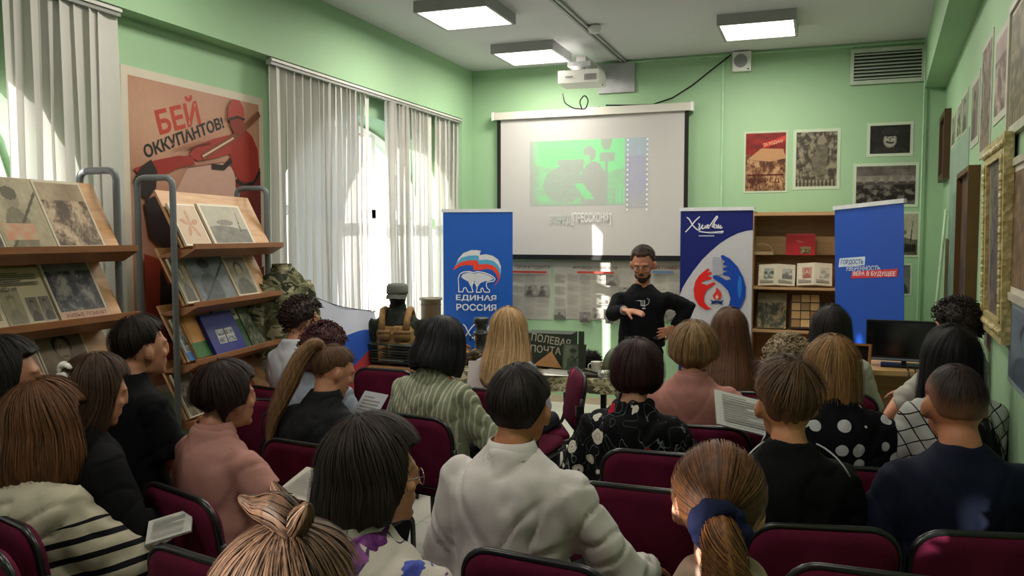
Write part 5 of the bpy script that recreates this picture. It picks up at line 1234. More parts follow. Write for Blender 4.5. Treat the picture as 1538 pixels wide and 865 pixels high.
def person(label, px, py, d, rz=0, hyaw=0, pitch=0, roll=0, k=1.05, sw=.185, ztop_off=.018, hy=.05, skin='b98468', shirt=('plain', '202226'), sleeve='long', loose=.014, pants='1d1f26', bw=1.0, arms=None, stand=False,
           vox=.0095, collar=None, chairlabel=None, extra=None, wr=.008, lap=True, hands='full', legs=True, slump=0, chair_dy=0, chair_dx=.08, neck=1.0, group=None, nzk=.09):
    T = atd(px, py, d); rz = math.radians(rz); top = T.z; hz = top-(.114*k+ztop_off)
    hl = Vector((0, hy, hz)); Rz = Matrix.Rotation(rz, 3, 'Z'); o = Rz @ hl
    root = thing('person', label, 'person', (T.x-o.x, T.y-o.y, 0), rz, group)
    HR = (Matrix.Rotation(math.radians(hyaw), 3, 'Z') @ Matrix.Rotation(math.radians(-pitch), 3, 'X') @ Matrix.Rotation(math.radians(roll), 3, 'Y'))
    H = Head(hl, HR, k); nz = hz-nzk*k; z0 = .50 if not stand else .90
    nby = hy-.055-(.02 if not stand else 0)
    def spine(z):
        t = min(1, max(0, (z-z0)/(nz-z0))); return (0 if not stand else 0)+nby*t-slump*math.sin(math.pi*t)
    # --- skin: head, neck, slim core, arms, hands in one surface
    g = G(); add_head(g, H, HR)
    g.tube([(0, nby, nz-.05), (0, nby+.01, nz+.01), H.P((0, -.02, -.055))], [.070*neck, .056*neck, .054*neck], 16)
    g.rings([((0, spine(z), z), rx, ry) for z, rx, ry in ((z0+.06, .10, .07), ((z0+nz)/2, .10, .065), (nz-.12, .13, .06), (nz-.05, .11, .055), (nz-.0, .055, .05))], 16)
    S = {}
    for s_ in (-1, 1):
        sh = Vector((s_*(sw-.035), spine(nz-.12), nz-.118)); el = Vector((s_*(sw+.055), spine(nz-.3)+.05, nz-.085-.275)); wri = Vector((s_*.10, .30, max(.60, nz-.42))); hd = Vector((-s_*.25, .8, -.25)); pn = Vector((0, -.1, -1)); cu = .5
        if arms and s_ in arms:
            a = arms[s_]; el, wri = Vector(a[0]), Vector(a[1])
            if len(a) > 2: hd, pn = Vector(a[2]), Vector(a[3])
            if len(a) > 4: cu = a[4]
        S[s_] = (sh, el, wri); u = (el-sh); f_ = (wri-el)
        g.tube([sh, sh+u*.5, el-u*.06, el, el+f_*.12, el+f_*.35, wri], [.040, .042, .036, .034, .036, .035, .024], 12)
        fd = f_.normalized(); add_hand(g, wri+fd*.012, hd, pn, -s_, .98, cu)
    me, co = remeshed(g, vox, 2); addmesh('body', me, skin_mat(skin), root, True)
    # --- shirt
    g = G(); L = loose; k2 = bw
    prof = [(z0-.02, .175*k2, .135), (z0+.05, .178*k2, .135), (z0+(nz-z0)*.42, .160*k2, .118), (nz-.21, .178*k2, .12), (nz-.155, sw*.96, .115), (nz-.115, sw*.88, .104), (nz-.08, sw*.74, .092), (nz-.05, sw*.56, .080), (nz-.022, .088, .070), (nz+.004, .068, .062)]
    g.rings([((0, spine(z)-.002, z), rx+L, ry+L) for z, rx, ry in prof[:7]]+[((0, spine(z)-.002, z), rx+L*.5, ry+L*.5) for z, rx, ry in prof[7:]], 28)
    for s_ in (-1, 1):
        sh, el, wri = S[s_]; u = el-sh; f_ = wri-el
        if sleeve == 'long': g.tube([sh-u*.02, sh+u*.25, sh+u*.6, el, el+f_*.3, el+f_*.85, el+f_*.97], [.058+L, .056+L, .050+L*1.3, .047+L*1.3, .044+L*1.3, .034+L*1.2, .033+L], 14)
        elif sleeve == 'half': g.tube([sh-u*.02, sh+u*.25, sh+u*.62, sh+u*.66], [.058+L, .056+L, .054+L*1.6, .052+L*1.6], 14)
        elif sleeve == 'three': g.tube([sh-u*.02, sh+u*.25, sh+u*.7, el, el+f_*.3], [.058+L, .056+L, .052+L*1.3, .050+L*1.3, .048+L*1.4], 14)
        g.ball(sh+Vector((0, 0, -.008)), .056+L*.6)
    me, co = remeshed(g, .0125, 4); wrinkle(me, co, wr*1.1, 8, 5, random.random()*50)
    shirt_o = addmesh('shirt', me, cloth(*shirt), root, True)
    if collar:
        g = G(); n = 30; V = []
        for j, (dz, dr) in enumerate(((-.030, .026), (-.004, .016), (.016, .008), (.017, .002), (.000, .002))):
            V.append([g.bm.verts.new((math.cos(a_)*(.062*neck+dr), spine(nz)+.004+math.sin(a_)*(.060*neck+dr)+.02*dz, nz+dz)) for a_ in [2*math.pi*i/n for i in range(n)]])
        for A_, B_ in zip(V, V[1:]):
            for i in range(n): g.bm.faces.new((A_[i], A_[(i+1) % n], B_[(i+1) % n], B_[i]))
        g.out('collar', cloth('plain', collar), shirt_o, True)
    # --- trousers and shoes
    if legs:
        g = G()
        if not stand:
            g.rings([((0, -.02, .47), .155, .12), ((0, -.01, .54), .17, .13), ((0, -.005, .60), .16, .12)], 20)
            for s_ in (-1, 1): g.tube([(s_*.09, .0, .545), (s_*.105, .22, .55), (s_*.12, .44, .535), (s_*.125, .475, .47), (s_*.125, .44, .28), (s_*.125, .40, .07)], [.088, .085, .068, .062, .060, .048], 14)
        else:
            g.rings([((0, 0, .80), .155, .11), ((0, 0, .90), .155, .11), ((0, 0, .97), .145, .10)], 20)
            for s_ in (-1, 1): g.tube([(s_*.085, 0, .84), (s_*.095, .005, .62), (s_*.10, .01, .46), (s_*.105, -.005, .28), (s_*.11, -.02, .05)], [.088, .076, .062, .060, .052], 14)
        me, co = remeshed(g, .018, 2); wrinkle(me, co, .006, 7, 6, random.random()*50); addmesh('trousers', me, cloth('plain', pants), root, True)
        for s_ in (-1, 1):
            x, y = (.125*s_, .40) if not stand else (.11*s_, -.02)
            G().ball((x, y+.05, .045), .045, .115, .042, u=12, v=8).ball((x, y-.01, .06), .04, .05, .05, u=10, v=7).box(x-.04, x+.04, y-.06, y+.16, 0, .02).out('shoe', plain('shoe_black', '17171a', .35), root, True)
    if not stand and chairlabel is not None:
        q = Rz @ Vector((chair_dx, chair_dy, 0)); chair(root.location.x+q.x, root.location.y+q.y, rz, chairlabel)
    r = (root, H, HR, nz, spine, S)
    if extra: extra(*r)
    return r
def eyes(root, H, HR, c='3a2c22'):
    for s_ in (-1, 1):
        g = G().ball(H.P((s_*.031, .079, .004)), .0105*H.k, .008*H.k, .004*H.k, HR, 10, 7); ey = g.out('eye', plain('eye_white', 'c9c2ba', .2), root, True)
        G().ball(H.P((s_*.031, .0865, .003)), .0048*H.k, .003*H.k, .003*H.k, HR, 8, 6).out('iris', plain('iris_dark', c, .2), ey, True)
        G().tube([H.P((s_*.014, .089, .022)), H.P((s_*.032, .089, .027)), H.P((s_*.050, .078, .021))], .0028, 6).out('eyebrow', plain('brow_dark', '2b1f18', .8), root, True)
def glasses(root, H, c='8a8784'):
    g = G(); ax, az_ = H.R @ Vector((1, 0, 0)), H.R @ Vector((0, 0, 1))
    for s_ in (-1, 1):
        g.tube([H.P((s_*.034+.024*math.cos(a_), .098, .0+.019*math.sin(a_))) for a_ in [i*2*math.pi/18 for i in range(18)]], .0016, 6, closed=True)
        g.tube([H.P((s_*.058, .097, .006)), H.P((s_*.082, .06, .008)), H.P((s_*.086, -.005, .004)), H.P((s_*.084, -.02, -.012))], .0016, 6)
    g.tube([H.P((-.010, .099, .004)), H.P((.010, .099, .004))], .0016, 6); g.out('glasses', plain('wire_frame', c, .25, .05, 5, .6, Metallic=.8), root, True)
def paper(label, px, py, d, w_, h_, rot, c='c9c6c0', lines=True, name='paper', thick=.002, cat='paper'):
    p = atd(px, py, d); s = thing(name, label, cat, p, 0, None, [math.radians(a_) for a_ in rot])
    G().box(-w_/2, w_/2, -h_/2, h_/2, 0, thick).out('sheet', plain('sheet_'+c, c, .5, .03), s)
    if lines:
        A = Art(w_, h_, 0, .0006); lines_text(A, .12, .1, .9, .92, 12, '8a8884'); A.build('print', s, M=Matrix.Translation((-w_/2, -h_/2, thick)) @ Matrix.Rotation(math.radians(-90), 4, 'X'))
    return s
# ================================================================== the audience, back to front
random.seed(21)
G_ = None
# fourth row and beyond
r = person('person in a white T-shirt with short dark curls, by the second display rack', 455, 450, 5.15, rz=-12, hyaw=-22, k=1.08, shirt=('plain', 'b9bcc2'), sleeve='half', pants='2a2c30', chairlabel='burgundy chair of the curly haired person in white by the display rack', vox=.0105)
build_hair(r[0], r[1], '120e0d', '3a2a24', th=.034, zb=-.55, zs=-.1, zf=.55, curl=.010, nst=300, seed=1)
r = person('woman with dark red curly hair, behind the girl with the long ponytail', 487, 490, 4.5, rz=-5, hyaw=-10, k=1.03, pitch=14, shirt=('plain', '8f96a4'), pants='2a2430', chairlabel='burgundy chair of the woman with dark red curls', vox=.0105)
build_hair(r[0], r[1], '1c0b0e', '4c1c22', th=.034, zb=-.9, zs=-.6, zf=.5, curl=.010, nst=300, seed=2, drop=(.13, .11, 2.0, .05, .12, .02))
r = person('girl in a black jacket with a long light brown ponytail, head bent over papers', 502, 517, 3.95, rz=-8, hyaw=-36, k=1.0, chair_dx=.14, pitch=22, roll=-6, hy=.10, shirt=('plain', '17181b'), pants='1a1b20', chairlabel='burgundy chair of the girl with the long ponytail', vox=.0105, slump=.05, collar='17181b')
build_hair(r[0], r[1], '33241b', '7d5a40', th=.010, pole=(0, -.75, .9), zb=-.72, zs=-.02, zf=.5, groove=.003, seed=3, drop=None)
tail(r[0], r[1], [(0, -.09, .085), (0, -.135, .095), (-.03, -.165, .02), (-.06, -.175, -.10), (-.09, -.18, -.25), (-.11, -.16, -.40)], [.018, .030, .040, .044, .036, .010], '4a3122', 'a5805c', 3, nst=110)
G().tube([r[1].P((0.022*math.cos(i*.35), -.112+.01*math.sin(i*.35), .092+.022*math.sin(i*.35))) for i in range(18)], .007, 8, closed=True).out('hair_tie', plain('hair_tie', '4a3426', .6), r[0], True)
paper('white papers held by the girl with the long ponytail', 546, 625, 3.9, .17, .26, (50, 0, -20), 'a9adb6')
r = person('woman with a black bob in a pale green white striped blouse, bent over notes', 664, 482, 4.45, rz=-10, hyaw=-5, k=1.08, pitch=18, hy=.09, shirt=('vstripes', '858b74', 'b4b5a2'), pants='17181a', sw=.20, bw=1.18, loose=.022, chairlabel='burgundy chair of the woman in the striped green blouse', slump=.04, wr=.014, collar='95a084',
           arms={1: ((.30, .06, .70), (.16, .28, .66)), -1: ((-.30, .06, .70), (-.14, .30, .66))})
build_hair(r[0], r[1], '07070a', '1c1c22', th=.038, zb=-.9, zs=-.8, zf=.5, drop=(.14, .145, 2.1, .16, .10, .01), groove=.006, seed=4)
r = person('blonde woman in a pale lilac top sitting right of the black canister', 764, 464, 5.1, rz=-5, hyaw=12, k=1.06, shirt=('plain', '9d9fae'), pants='30323a', chairlabel='burgundy chair of the blonde woman in the lilac top', sw=.18, pitch=5)
build_hair(r[0], r[1], '8a6742', 'cfae80', th=.028, zb=-.9, zs=-.8, zf=.55, drop=(.30, .26, 2.1, .22, -.25, .05), groove=.008, seed=5, nst=340)
paper('pinkish sheet held by the blonde woman in lilac', 722, 568, 4.95, .16, .22, (62, 0, 15), 'b3a8aa', False)
# right half, far rows
r = person('long brown haired woman in front of the white and navy banner', 1096, 464, 5.05, rz=6, chair_dx=0, k=1.04, shirt=('plain', '3a2422'), pants='1d1f26', chairlabel='burgundy chair of the long brown haired woman')
build_hair(r[0], r[1], '2c1a12', '6b452c', th=.026, zb=-.9, zs=-.8, zf=.55, drop=(.40, .36, 2.2, .32, -.45, .07), groove=.007, seed=6, nst=380)
r = person('woman with long black hair in front of the plain blue banner', 1249, 461, 5.0, rz=4, chair_dx=0, k=1.05, shirt=('plain', 'a8a49c'), pants='1d1f26', chairlabel='burgundy chair of the woman with long black hair')
build_hair(r[0], r[1], '08070a', '221c1c', th=.030, zb=-.9, zs=-.8, zf=.55, drop=(.48, .42, 2.2, .24, -.35, .07), groove=.008, seed=7, nst=380)
r = person('person with short dark curls in a white T-shirt, by the right wall', 1436, 453, 4.05, rz=22, hyaw=20, k=1.0, sw=.16, chair_dx=-.14, shirt=('plain', 'a9a79e'), sleeve='half', pants='2a2c30', chairlabel='burgundy chair of the curly haired person by the right wall', arms={1: ((.16, .16, .78), (.0, .38, .76)), -1: ((-.24, .22, .80), (-.10, .36, .92))})
build_hair(r[0], r[1], '0c0908', '2c201a', th=.036, zb=-.7, zs=-.2, zf=.5, curl=.011, nst=320, seed=8)
r = person('woman in a salmon pink blazer with short streaked blonde hair', 1042, 489, 4.2, rz=4, chair_dx=.06, hyaw=2, k=1.05, shirt=('plain', 'b07c74'), pants='26242a', sw=.205, bw=1.2, loose=.024, wr=.006, chairlabel='burgundy chair of the woman in the salmon blazer', collar='a9766e')
build_hair(r[0], r[1], '4a3322', 'a58458', th=.040, zb=-.9, zs=-.55, zf=.5, groove=.013, gf=1.4, seed=9, nst=340, drop=(.075, .04, 1.9, .02, .36, .0))
r = person('woman with black hair in a white checked shirt beside the right wall', 1428, 492, 3.4, rz=14, hyaw=12, k=.98, sw=.165, chair_dx=-.08, shirt=('check', 'b9b9b6', '1c1c20'), pants='17181c', chairlabel='burgundy chair of the woman in the checked shirt', arms={1: ((.18, .10, .72), (.10, .34, .68)), -1: ((-.30, .05, .70), (-.12, .30, .66))})
build_hair(r[0], r[1], '060608', '17161a', th=.030, zb=-.9, zs=-.8, zf=.55, drop=(.42, .38, 2.1, .16, -.25, .06), groove=.007, seed=10)
glasses(r[0], r[1])
# third row
r = person('young man in a black T-shirt facing the first display rack', 214, 476, 3.6, rz=-14, hyaw=-14, k=1.06, shirt=('plain', '0e0f13'), sleeve='half', pants='17181c', sw=.20, chairlabel='burgundy chair of the young man in the black T-shirt', loose=.016, arms={-1: ((-.24, .06, .72), (-.10, .32, .62)), 1: ((.25, .06, .70), (.10, .34, .62))})
build_hair(r[0], r[1], '0d0a0a', '2e2420', th=.020, zb=-.62, zs=.02, zf=.55, groove=.010, gf=1.5, seed=11, nst=320, stl=.014)
r = person('woman at the left edge with straight black hair', 12, 511, 2.9, rz=-20, hyaw=-25, k=1.05, shirt=('plain', '101014'), pants='17181c', chairlabel='burgundy chair of the black haired woman at the left edge')
build_hair(r[0], r[1], '09080a', '1d181a', th=.030, zb=-.9, zs=-.8, zf=.55, drop=(.22, .20, 1.9, .08, .0, .03), groove=.006, seed=12)
r = person('woman with a burgundy bob in a black blouse with small white and red flowers', 957, 514, 3.75, rz=2, hyaw=4, k=1.08, nzk=.10, chair_dx=.14, shirt=('smallfloral', '0e0e12'), pants='16161a', sw=.195, bw=1.1, loose=.026, wr=.014, chairlabel='burgundy chair of the woman in the black flowered blouse', arms={1: ((.24, .02, .66), (.12, .26, .60)), -1: ((-.285, .0, .64), (-.14, .24, .58))}, skin='b08266')
build_hair(r[0], r[1], '140a0c', '3c191c', th=.034, zb=-.85, zs=-.6, zf=.5, drop=(.085, .085, 2.1, .03, .38, .0), groove=.005, seed=13, nst=320)
r = person('grey blond curly haired woman in a polka dot dress, hidden behind the boy', 1184, 509, 4.15, rz=2, chair_dx=0, k=1.05, shirt=('polka', '101117', 'b5b6ba'), pants='101117', chairlabel='burgundy chair of the grey blond woman', hy=.07)
build_hair(r[0], r[1], '4d4032', 'b09c7c', th=.036, zb=-.7, zs=-.3, zf=.5, curl=.009, nst=360, seed=14)
r = person('woman with a straight blonde bob in a black dress with white polka dots', 1250, 507, 3.5, rz=6, chair_dx=0, hyaw=6, k=1.05, shirt=('polka', '0e0f15', 'bfc0c4'), pants='0e0f15', sw=.20, bw=1.15, loose=.026, chairlabel='burgundy chair of the woman in the polka dot dress', skin='b8875f', wr=.010,
           arms={-1: ((-.27, .02, .66), (-.12, .26, .6)), 1: ((.27, .02, .64), (.12, .26, .6))})
build_hair(r[0], r[1], '4a3120', 'b08552', th=.028, zb=-.9, zs=-.8, zf=.5, drop=(.13, .14, 2.1, .08, .02, .0), groove=.007, seed=15, nst=360)
paper('white printed notebook held left of the boy in the black T-shirt', 1117, 622, 3.6, .26, .20, (38, 14, 22), 'b9bbb9', True, 'notebook', .008, 'notebook')
# second row
r = person('woman with a white hair clip and wavy brown hair, dressed in black', 146, 535, 2.95, rz=-16, hyaw=-16, k=1.0, pitch=14, hy=.08, shirt=('plain', '0f0f12'), pants='101014', chairlabel='burgundy chair of the woman with the white hair clip', loose=.024)
build_hair(r[0], r[1], '1e130e', '553a28', th=.026, zb=-.9, zs=-.7, zf=.5, drop=(.20, .18, 2.0, .04, .08, .02), groove=.010, seed=16)
H = r[1]; g = G()
for s_ in (-1, 1): g.tube([H.P((-.045+.02*i, -.115-.02*math.sin(i*.6), .065+s_*.016+.005*math.sin(i*2))) for i in range(6)], [.008, .014, .016, .016, .014, .008], 8, flat=.6)
g.ball(H.P((.0, -.135, .065)), .016*H.k, .014, .026); g.out('hair_clip', plain('pearl_clip', 'd6d3cc', .25), r[0], True)
r = person('woman in a pink polo shirt with short dark brown hair', 343, 547, 3.25, rz=-18, hyaw=-12, k=1.04, shirt=('plain', 'b08078'), sleeve='half', pants='30282c', bw=1.05, sw=.19, chairlabel='burgundy chair of the woman in the pink polo shirt', collar='a9776f', chair_dx=.19, skin='b07c64', loose=.018, arms={-1: ((-.26, .05, .68), (-.12, .30, .66)), 1: ((.27, .08, .70), (.10, .33, .70))})
build_hair(r[0], r[1], '120c0c', '33201e', th=.032, zb=-.95, zs=-.25, zf=.5, groove=.007, seed=17, nst=340, stl=.012, drop=(.05, .0, .9, -.05, .3, -.01))
paper('white sheet with ruled lines on the lap of the woman in pink', 468, 728, 2.75, .20, .16, (20, 0, -12), 'b3aba0')
r = person('woman in a cream jumper with black stripes and full auburn brown hair', 74, 582, 2.80, rz=-14, hyaw=-14, k=1.08, shirt=('hstripes', 'b3ab98', '141418'), pants='22252c', sw=.205, bw=1.2, loose=.034, wr=.014, hy=.06, chair_dx=.22, chairlabel='burgundy chair of the woman in the striped cream jumper', collar='b0a894',
           arms={-1: ((-.29, .06, .66), (-.14, .32, .60)), 1: ((.29, .14, .66), (.16, .42, .62))})
build_hair(r[0], r[1], '2c1a10', '7a4e30', th=.046, zb=-.9, zs=-.8, zf=.5, drop=(.17, .16, 2.1, .17, .10, .0), groove=.012, seed=18, nst=420)
paper('small white booklet on the knees of the woman in the striped jumper', 256, 792, 2.75, .15, .11, (25, -15, 30), 'b7b5b0', True, 'booklet', .008, 'booklet')
r = person('boy in a black T-shirt with thin white piping and short brown hair', 1181, 545, 2.85, rz=12, chair_dx=.06, hyaw=6, k=1.14, shirt=('plain', '0c0d10'), sleeve='half', pants='1a1c22', sw=.19, chairlabel='burgundy chair of the boy in the black T-shirt', skin='b8805c', loose=.016, wr=.010, neck=1.02)
build_hair(r[0], r[1], '2a1c14', '6b4c34', th=.024, zb=-.66, zs=.06, zf=.55, groove=.012, gf=1.6, seed=19, nst=700, stl=.020, fade=.5, skin='94684e', pole=(.15, -.35, 1))
nz = r[3]; sp_ = r[4]
for s_ in (-1, 1): G().tube([(s_*(.085+.10*t), sp_(nz)-.02-.05*math.sin(t*2.2), nz-.006-.02*t-.075*t*t) for t in [i/8 for i in range(9)]], .003, 6).out('piping', plain('white_piping', 'b9b9ba', .6), r[0], True)
r = person('man in a navy T-shirt with a shaved dark crop, at the right wall', 1434, 547, 2.78, rz=12, chair_dx=0, hyaw=2, k=1.14, nzk=.10, ztop_off=.008, shirt=('plain', '14182a'), sleeve='half', pants='1a1c22', sw=.215, bw=1.12, chairlabel='burgundy chair of the man in the navy T-shirt', skin='ad7456', loose=.018, wr=.008, neck=1.12,
           arms={1: ((.24, .04, .66), (.12, .30, .62)), -1: ((-.28, .02, .64), (-.14, .28, .60))})
build_hair(r[0], r[1], '17100e', '33241f', th=.008, zb=-.62, zs=.06, zf=.5, groove=.001, seed=20, nst=240, stl=.001, fade=.85, skin='8c5d48')
r = person('man in a white shirt with short black hair at the bottom centre', 783, 549, 2.65, rz=-6, hyaw=4, k=1.09, shirt=('plain', 'c8c2c0'), pants='1a1c22', sw=.205, bw=1.05, loose=.024, wr=.013, skin='a9714f', chairlabel='burgundy chair of the man in the white shirt', collar='c8c2c0', hy=.05,
           arms={-1: ((-.27, .02, .64), (-.16, .26, .60)), 1: ((.34, .10, .68), (.34, .34, .62))}, neck=1.05, chair_dx=.20)
build_hair(r[0], r[1], '0a0809', '231b1a', th=.020, zb=-.74, zs=.04, zf=.55, groove=.003, seed=21, nst=480, stl=.006, fade=.25, skin='6a4a3a')
# first row, nearest the camera
r = person('woman in a white blouse with big violet and blue flowers, dark bob and wire glasses', 566, 634, 2.02, rz=-14, hyaw=-34, k=1.04, shirt=('bigfloral', 'bdb4ac'), pants='26242a', sw=.215, bw=1.25, loose=.030, wr=.010, collar='b5aca6', arms={-1: ((-.28, .06, .68), (-.12, .30, .62)), 1: ((.31, .04, .70), (.20, .30, .62))}, chairlabel='burgundy chair of the woman in the violet flowered blouse', hy=.05)
build_hair(r[0], r[1], '110c0b', '33261f', th=.036, zb=-.9, zs=-.8, zf=.5, drop=(.115, .09, 1.75, .10, .06, .0), groove=.006, seed=22, nst=520)
glasses(r[0], r[1], 'b8b2a8')
r = person('woman in a beige top with an auburn ponytail tied by a navy scrunchie', 1080, 668, 1.80, rz=12, chair_dx=0, hyaw=-4, k=1.06, shirt=('plain', '9c8474'), pants='26242a', chairlabel='burgundy chair of the woman with the auburn ponytail', skin='c08c74', hy=.06, pitch=6)
build_hair(r[0], r[1], '28150c', '744726', th=.020, pole=(.0, -1, -.12), zb=-.78, zs=-.28, zf=.5, groove=.005, seed=23, nst=900, stl=.005)
H = r[1]
tail(r[0], H, [(.0, -.11, -.015), (.0, -.16, -.02), (.01, -.185, -.09), (.015, -.185, -.18), (.02, -.17, -.29)], [.022, .038, .048, .042, .014], '341b0f', '8f5c2e', 23, 26, 220)
g = G()
for i in range(9):
    a_ = i*2*math.pi/9; g.ball(H.P((.036*math.cos(a_), -.137, -.015+.036*math.sin(a_))), .026*H.k*(1+.2*math.sin(i*5)), u=10, v=7)
me, co = remeshed(g, .006, 2); wrinkle(me, co, .006, 40, 40, 2); addmesh('scrunchie', me, cloth('plain', '10142e'), r[0], True)
r = person('child like head with a messy brown bun, closest to the camera', 440, 800, 1.32, rz=-10, hyaw=-10, k=1.06, shirt=('plain', '8a8078'), pants='26242a', skin='c29078', chairlabel='burgundy chair of the person with the messy bun', pitch=4)
build_hair(r[0], r[1], '33221a', '7c5c46', th=.024, pole=(.05, -.15, 1), zb=-.75, zs=-.3, zf=.45, groove=.006, seed=24, nst=1100, stl=.014)
H = r[1]; tail(r[0], H, [(.02, -.02, .11), (.02, -.03, .128), (.02, -.03, .150), (-.0, -.035, .168), (-.045, -.04, .165), (-.085, -.05, .175)], [.030, .020, .028, .030, .018, .003], '1d130f', '6b4c36', 24, 20, 160, 'bun')
tail(r[0], H, [(.02, -.03, .14), (.05, -.03, .17), (.075, -.04, .195)], [.022, .018, .003], '1d130f', '7a583e', 25, 16, 120, 'bun_loop')
tail(r[0], H, [(.0, -.03, .14), (.0, -.03, .18), (-.03, -.03, .205)], [.020, .016, .003], '1d130f', '7a583e', 26, 16, 90, 'bun_loop')
# empty chairs
empty_chair(577, 556, 'empty burgundy chair in the first row before the dark folded jackets')
empty_chair(392, 600, 'empty burgundy chair beyond the woman in the pink polo shirt')
empty_chair(948, 733, 'empty burgundy chair right of the man in the white shirt', 0)
empty_chair(1383, 652, 'empty burgundy chair just left of the man in the navy T-shirt')
empty_chair(298, 838, 'empty burgundy chair at the lower left beside the striped jumper woman', -.2)
empty_chair(1315, 862, 'empty burgundy chair at the bottom edge right of the auburn ponytail')
p = atd(806, 640, 5.45); chair(p.x, p.y, math.radians(116), 'empty burgundy chair standing sideways at the exhibit table leg')

# ================================================================== the speaker
d0 = 6.45; TS = atd(966, 369, d0); rzs = math.radians(180+14)
Rz = Matrix.Rotation(rzs, 3, 'Z')
def L_(px, py, d): v = atd(px, py, d)-spk0; return Rz.inverted() @ v
o = Rz @ Vector((0, .05, 0)); spk0 = Vector((TS.x-o.x, TS.y-o.y, 0))
re, rw_ = L_(921, 472, 6.40), L_(938, 466, 6.22)       # his right arm, gesturing
rh = (L_(985, 474, 6.10)-rw_).normalized()
le, lw = L_(1036, 462, 6.48), L_(1012, 492, 6.42); lh = (L_(992, 500, 6.34)-lw).normalized()
r = person('speaker in a black sweater standing with one hand on his hip, the other gesturing', 966, 369, d0, rz=math.degrees(rzs), hyaw=-12, pitch=24, k=1.10, hy=.05, nzk=.145, shirt=('plain', '0c0d12'), pants='141519', sw=.205, bw=.98, stand=True, skin='b07a60', vox=.0065, legs=True, wr=.006, loose=.012,
           arms={1: (re, rw_, rh, Vector((0, -.35, -1)), .18), -1: (le, lw, lh, Vector((.4, -1, 0)), .45)}, ztop_off=.014)
build_hair(r[0], r[1], '120d0b', '33261f', th=.014, zb=-.6, zs=-.1, zf=.62, groove=.004, seed=31, nst=260, stl=.006, fade=.6, skin='4c382c')
H = r[1]; eyes(*r[:3])
g = G().ball(H.P((0, .066, -.088)), .036*H.k, .026*H.k, .030*H.k, H.R).ball(H.P((.035, .04, -.07)), .024, .034, .030, H.R).ball(H.P((-.035, .04, -.07)), .024, .034, .030, H.R).ball(H.P((0, .094, -.043)), .026, .008, .0065, H.R)
g.out('beard', plain('beard_dark', '2a1c16', .9, .2, 60), r[0], True)
A = Art(.12, .09, 0, .0008); A.poly([(.0, .75), (.35, .8), (.4, .7)], 'b9bcc0'); A.text('Ш', .35, .3, .62, .8, 'c3c6ca', .03); A.stroke([(.75, .95), (.9, .85), (.85, .5), (.55, .25)], .04, 'b9bcc0'); A.rect(.45, .05, .65, .15, 'c3c6ca')
nz = r[3]; A.build('chest_print', r[0], M=Matrix.Translation((.06, .128, nz-.19)) @ Matrix.Rotation(math.radians(8), 4, 'X') @ Matrix.Rotation(math.pi, 4, 'Z'))
wv = r[5][1][2]; ev = r[5][1][1]; ax = (wv-ev).normalized()
G().tube([wv-ax*.035, wv-ax*.005], .036, 16).out('wristband', plain('grey_band', '7d8086', .5), r[0], True)
G().tube([(.0, -.13, .955), (.17, 0, .96), (.12, .115, .96), (0, .13, .96), (-.12, .115, .96), (-.17, 0, .96)], .012, 8, closed=True).out('belt', plain('belt_black', '17171a', .4), r[0], True)

# ================================================================== dressed mannequins
def mannequin(label, px, py, d, z0, rz, shirt, jacket_name, cap=False, vest=False, sw=.20):
    T = atd(px, py, d); nz = T.z-(.0 if not cap else .20); root = thing('mannequin', label, 'mannequin', (T.x, T.y, z0), math.radians(rz)); nz -= z0; b = 0
    G().tube([(0, 0, 0), (0, 0, nz)], [.02, .02], 12).lathe([(.14, 0), (.14, .015), (.03, .03)], n=20).out('stand', BLK, root, True)
    g = G(); h0 = max(.03, nz-.58)
    g.rings([((0, 0, z), rx, ry) for z, rx, ry in ((h0, .19, .14), (h0+.1, .19, .14), ((h0+nz)/2, .175, .13), (nz-.2, .195, .135), (nz-.12, sw, .12), (nz-.07, sw*.8, .1), (nz-.03, sw*.5, .08), (nz+.01, .07, .065))], 26)
    for s_ in (-1, 1): g.tube([(s_*(sw-.03), 0, nz-.10), (s_*(sw+.04), .01, nz-.26), (s_*(sw+.05), .02, nz-.42), (s_*(sw+.04), .05, nz-.56)], [.066, .062, .056, .05], 14)
    me, co = remeshed(g, .012, 3); wrinkle(me, co, .014, 9, 8, px); addmesh(jacket_name, me, shirt, root, True)
    G().rings([((0, -.005, nz-.02), .072, .068), ((0, -.003, nz+.03), .066, .062)], 22, False).out('collar', shirt, root, True)
    return root, nz
r, nz = mannequin('mannequin wearing a camouflage jacket beside the second display rack', 424, 403, 5.5, 0, 255, camo('uniform_camo', ('4f5138', '77755a', '2f3226', '9a9678'), 9), 'camouflage_jacket')
G().box(-.005, .09, .125, .132, nz-.40, nz-.33).out('pale_patch', plain('pale_patch', 'b3b19c', .6), r)
r, nz = mannequin('mannequin on the exhibit table in a dark jacket, tan vest and grey cap', 597, 425, 6.62, TZ, 196, cloth('plain', '2a2f28'), 'dark_jacket', cap=True, vest=True, sw=.19)
G().rings([((0, 0, nz-.02), .055, .055), ((0, .0, nz+.05), .06, .065), ((0, .01, nz+.10), .075, .09), ((0, .01, nz+.16), .07, .085), ((0, .01, nz+.19), .04, .05)], 20).out('head_form', plain('black_cloth', '151517', .8), r, True)
CAPM = plain('grey_cap_cloth', '5f625c', .85, .1, 18)
g = G().rings([((0, .01, nz+.115), .084, .098), ((0, .01, nz+.135), .086, .10), ((0, .01, nz+.175), .083, .097), ((0, .012, nz+.195), .070, .085), ((0, .012, nz+.20), .03, .04)], 26); g.out('cap_crown', CAPM, r, True)
g = G(); n = 12; V = []
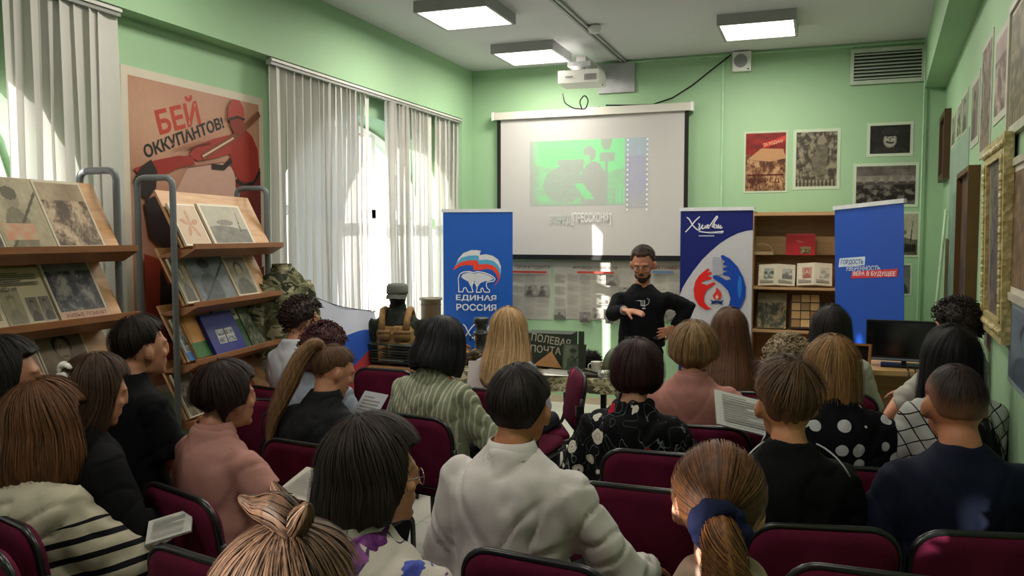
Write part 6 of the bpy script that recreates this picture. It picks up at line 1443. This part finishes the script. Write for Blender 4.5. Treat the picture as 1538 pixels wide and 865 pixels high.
for q, z_ in ((1.0, 0), (1.25, -.012), (1.5, -.032)): V.append([g.bm.verts.new((math.cos(a_)*.084*(1+.05*(q-1)), .01+math.sin(a_)*.098*q, nz+.12+z_-.012*abs(math.cos(a_)))) for a_ in [math.pi*(.12+.76*i/n) for i in range(n+1)]])
for A_, B_ in zip(V, V[1:]):
    for i in range(n): g.bm.faces.new((A_[i], A_[i+1], B_[i+1], B_[i]))
bmesh.ops.solidify(g.bm, geom=g.bm.faces[:], thickness=.004); g.out('cap_visor', CAPM, r, True)
TAN = plain('tan_canvas', '8a6c46', .9, .14, 25, .15, .3)
g = G(); g.tube([(-.13, .135, nz-.38), (-.13, .135, nz-.13)], .02, 6)
g = G().rings([((0, .0, z), rx, ry, .7) for z, rx, ry in ((nz-.43, .155, .165), (nz-.40, .165, .175), (nz-.18, .160, .168), (nz-.13, .135, .155))], 28); me, co = remeshed(g, .010, 2); wrinkle(me, co, .006, 18, 18, 4); addmesh('vest', me, TAN, r, True)
for s_ in (-1, 1):
    G().tube([(s_*.095, .15, nz-.16), (s_*.10, .125, nz-.08), (s_*.105, .06, nz-.015), (s_*.105, -.02, nz-.01), (s_*.10, -.12, nz-.10)], [.03, .026, .026, .026, .03], 10).out('shoulder_strap', TAN, r, True)
for x, z, w2, h2 in ((-.085, nz-.40, .07, .14), (.0, nz-.40, .07, .13), (.085, nz-.40, .07, .12), (-.07, nz-.235, .12, .07), (.075, nz-.235, .09, .075)):
    y = .168-.02*abs(x)/.1; po_ = G().box(x-w2/2, x+w2/2, y-.01, y+.035, z, z+h2).bevel(.008).out('pouch', TAN, r, True); G().box(x-w2/2-.002, x+w2/2+.002, y-.01, y+.039, z+h2*.66, z+h2+.003).bevel(.004).out('pouch_flap', plain('tan_flap', '7d613e', .9), po_, True)
for z in (nz-.26, nz-.28): pass
G().box(.19, .255, .045, .08, nz-.28, nz-.265).box(.19, .255, .045, .08, nz-.32, nz-.305).box(-.255, -.19, .045, .08, nz-.28, nz-.265).out('sleeve_stripe', plain('grey_stripe', '8c8f88', .7), r)
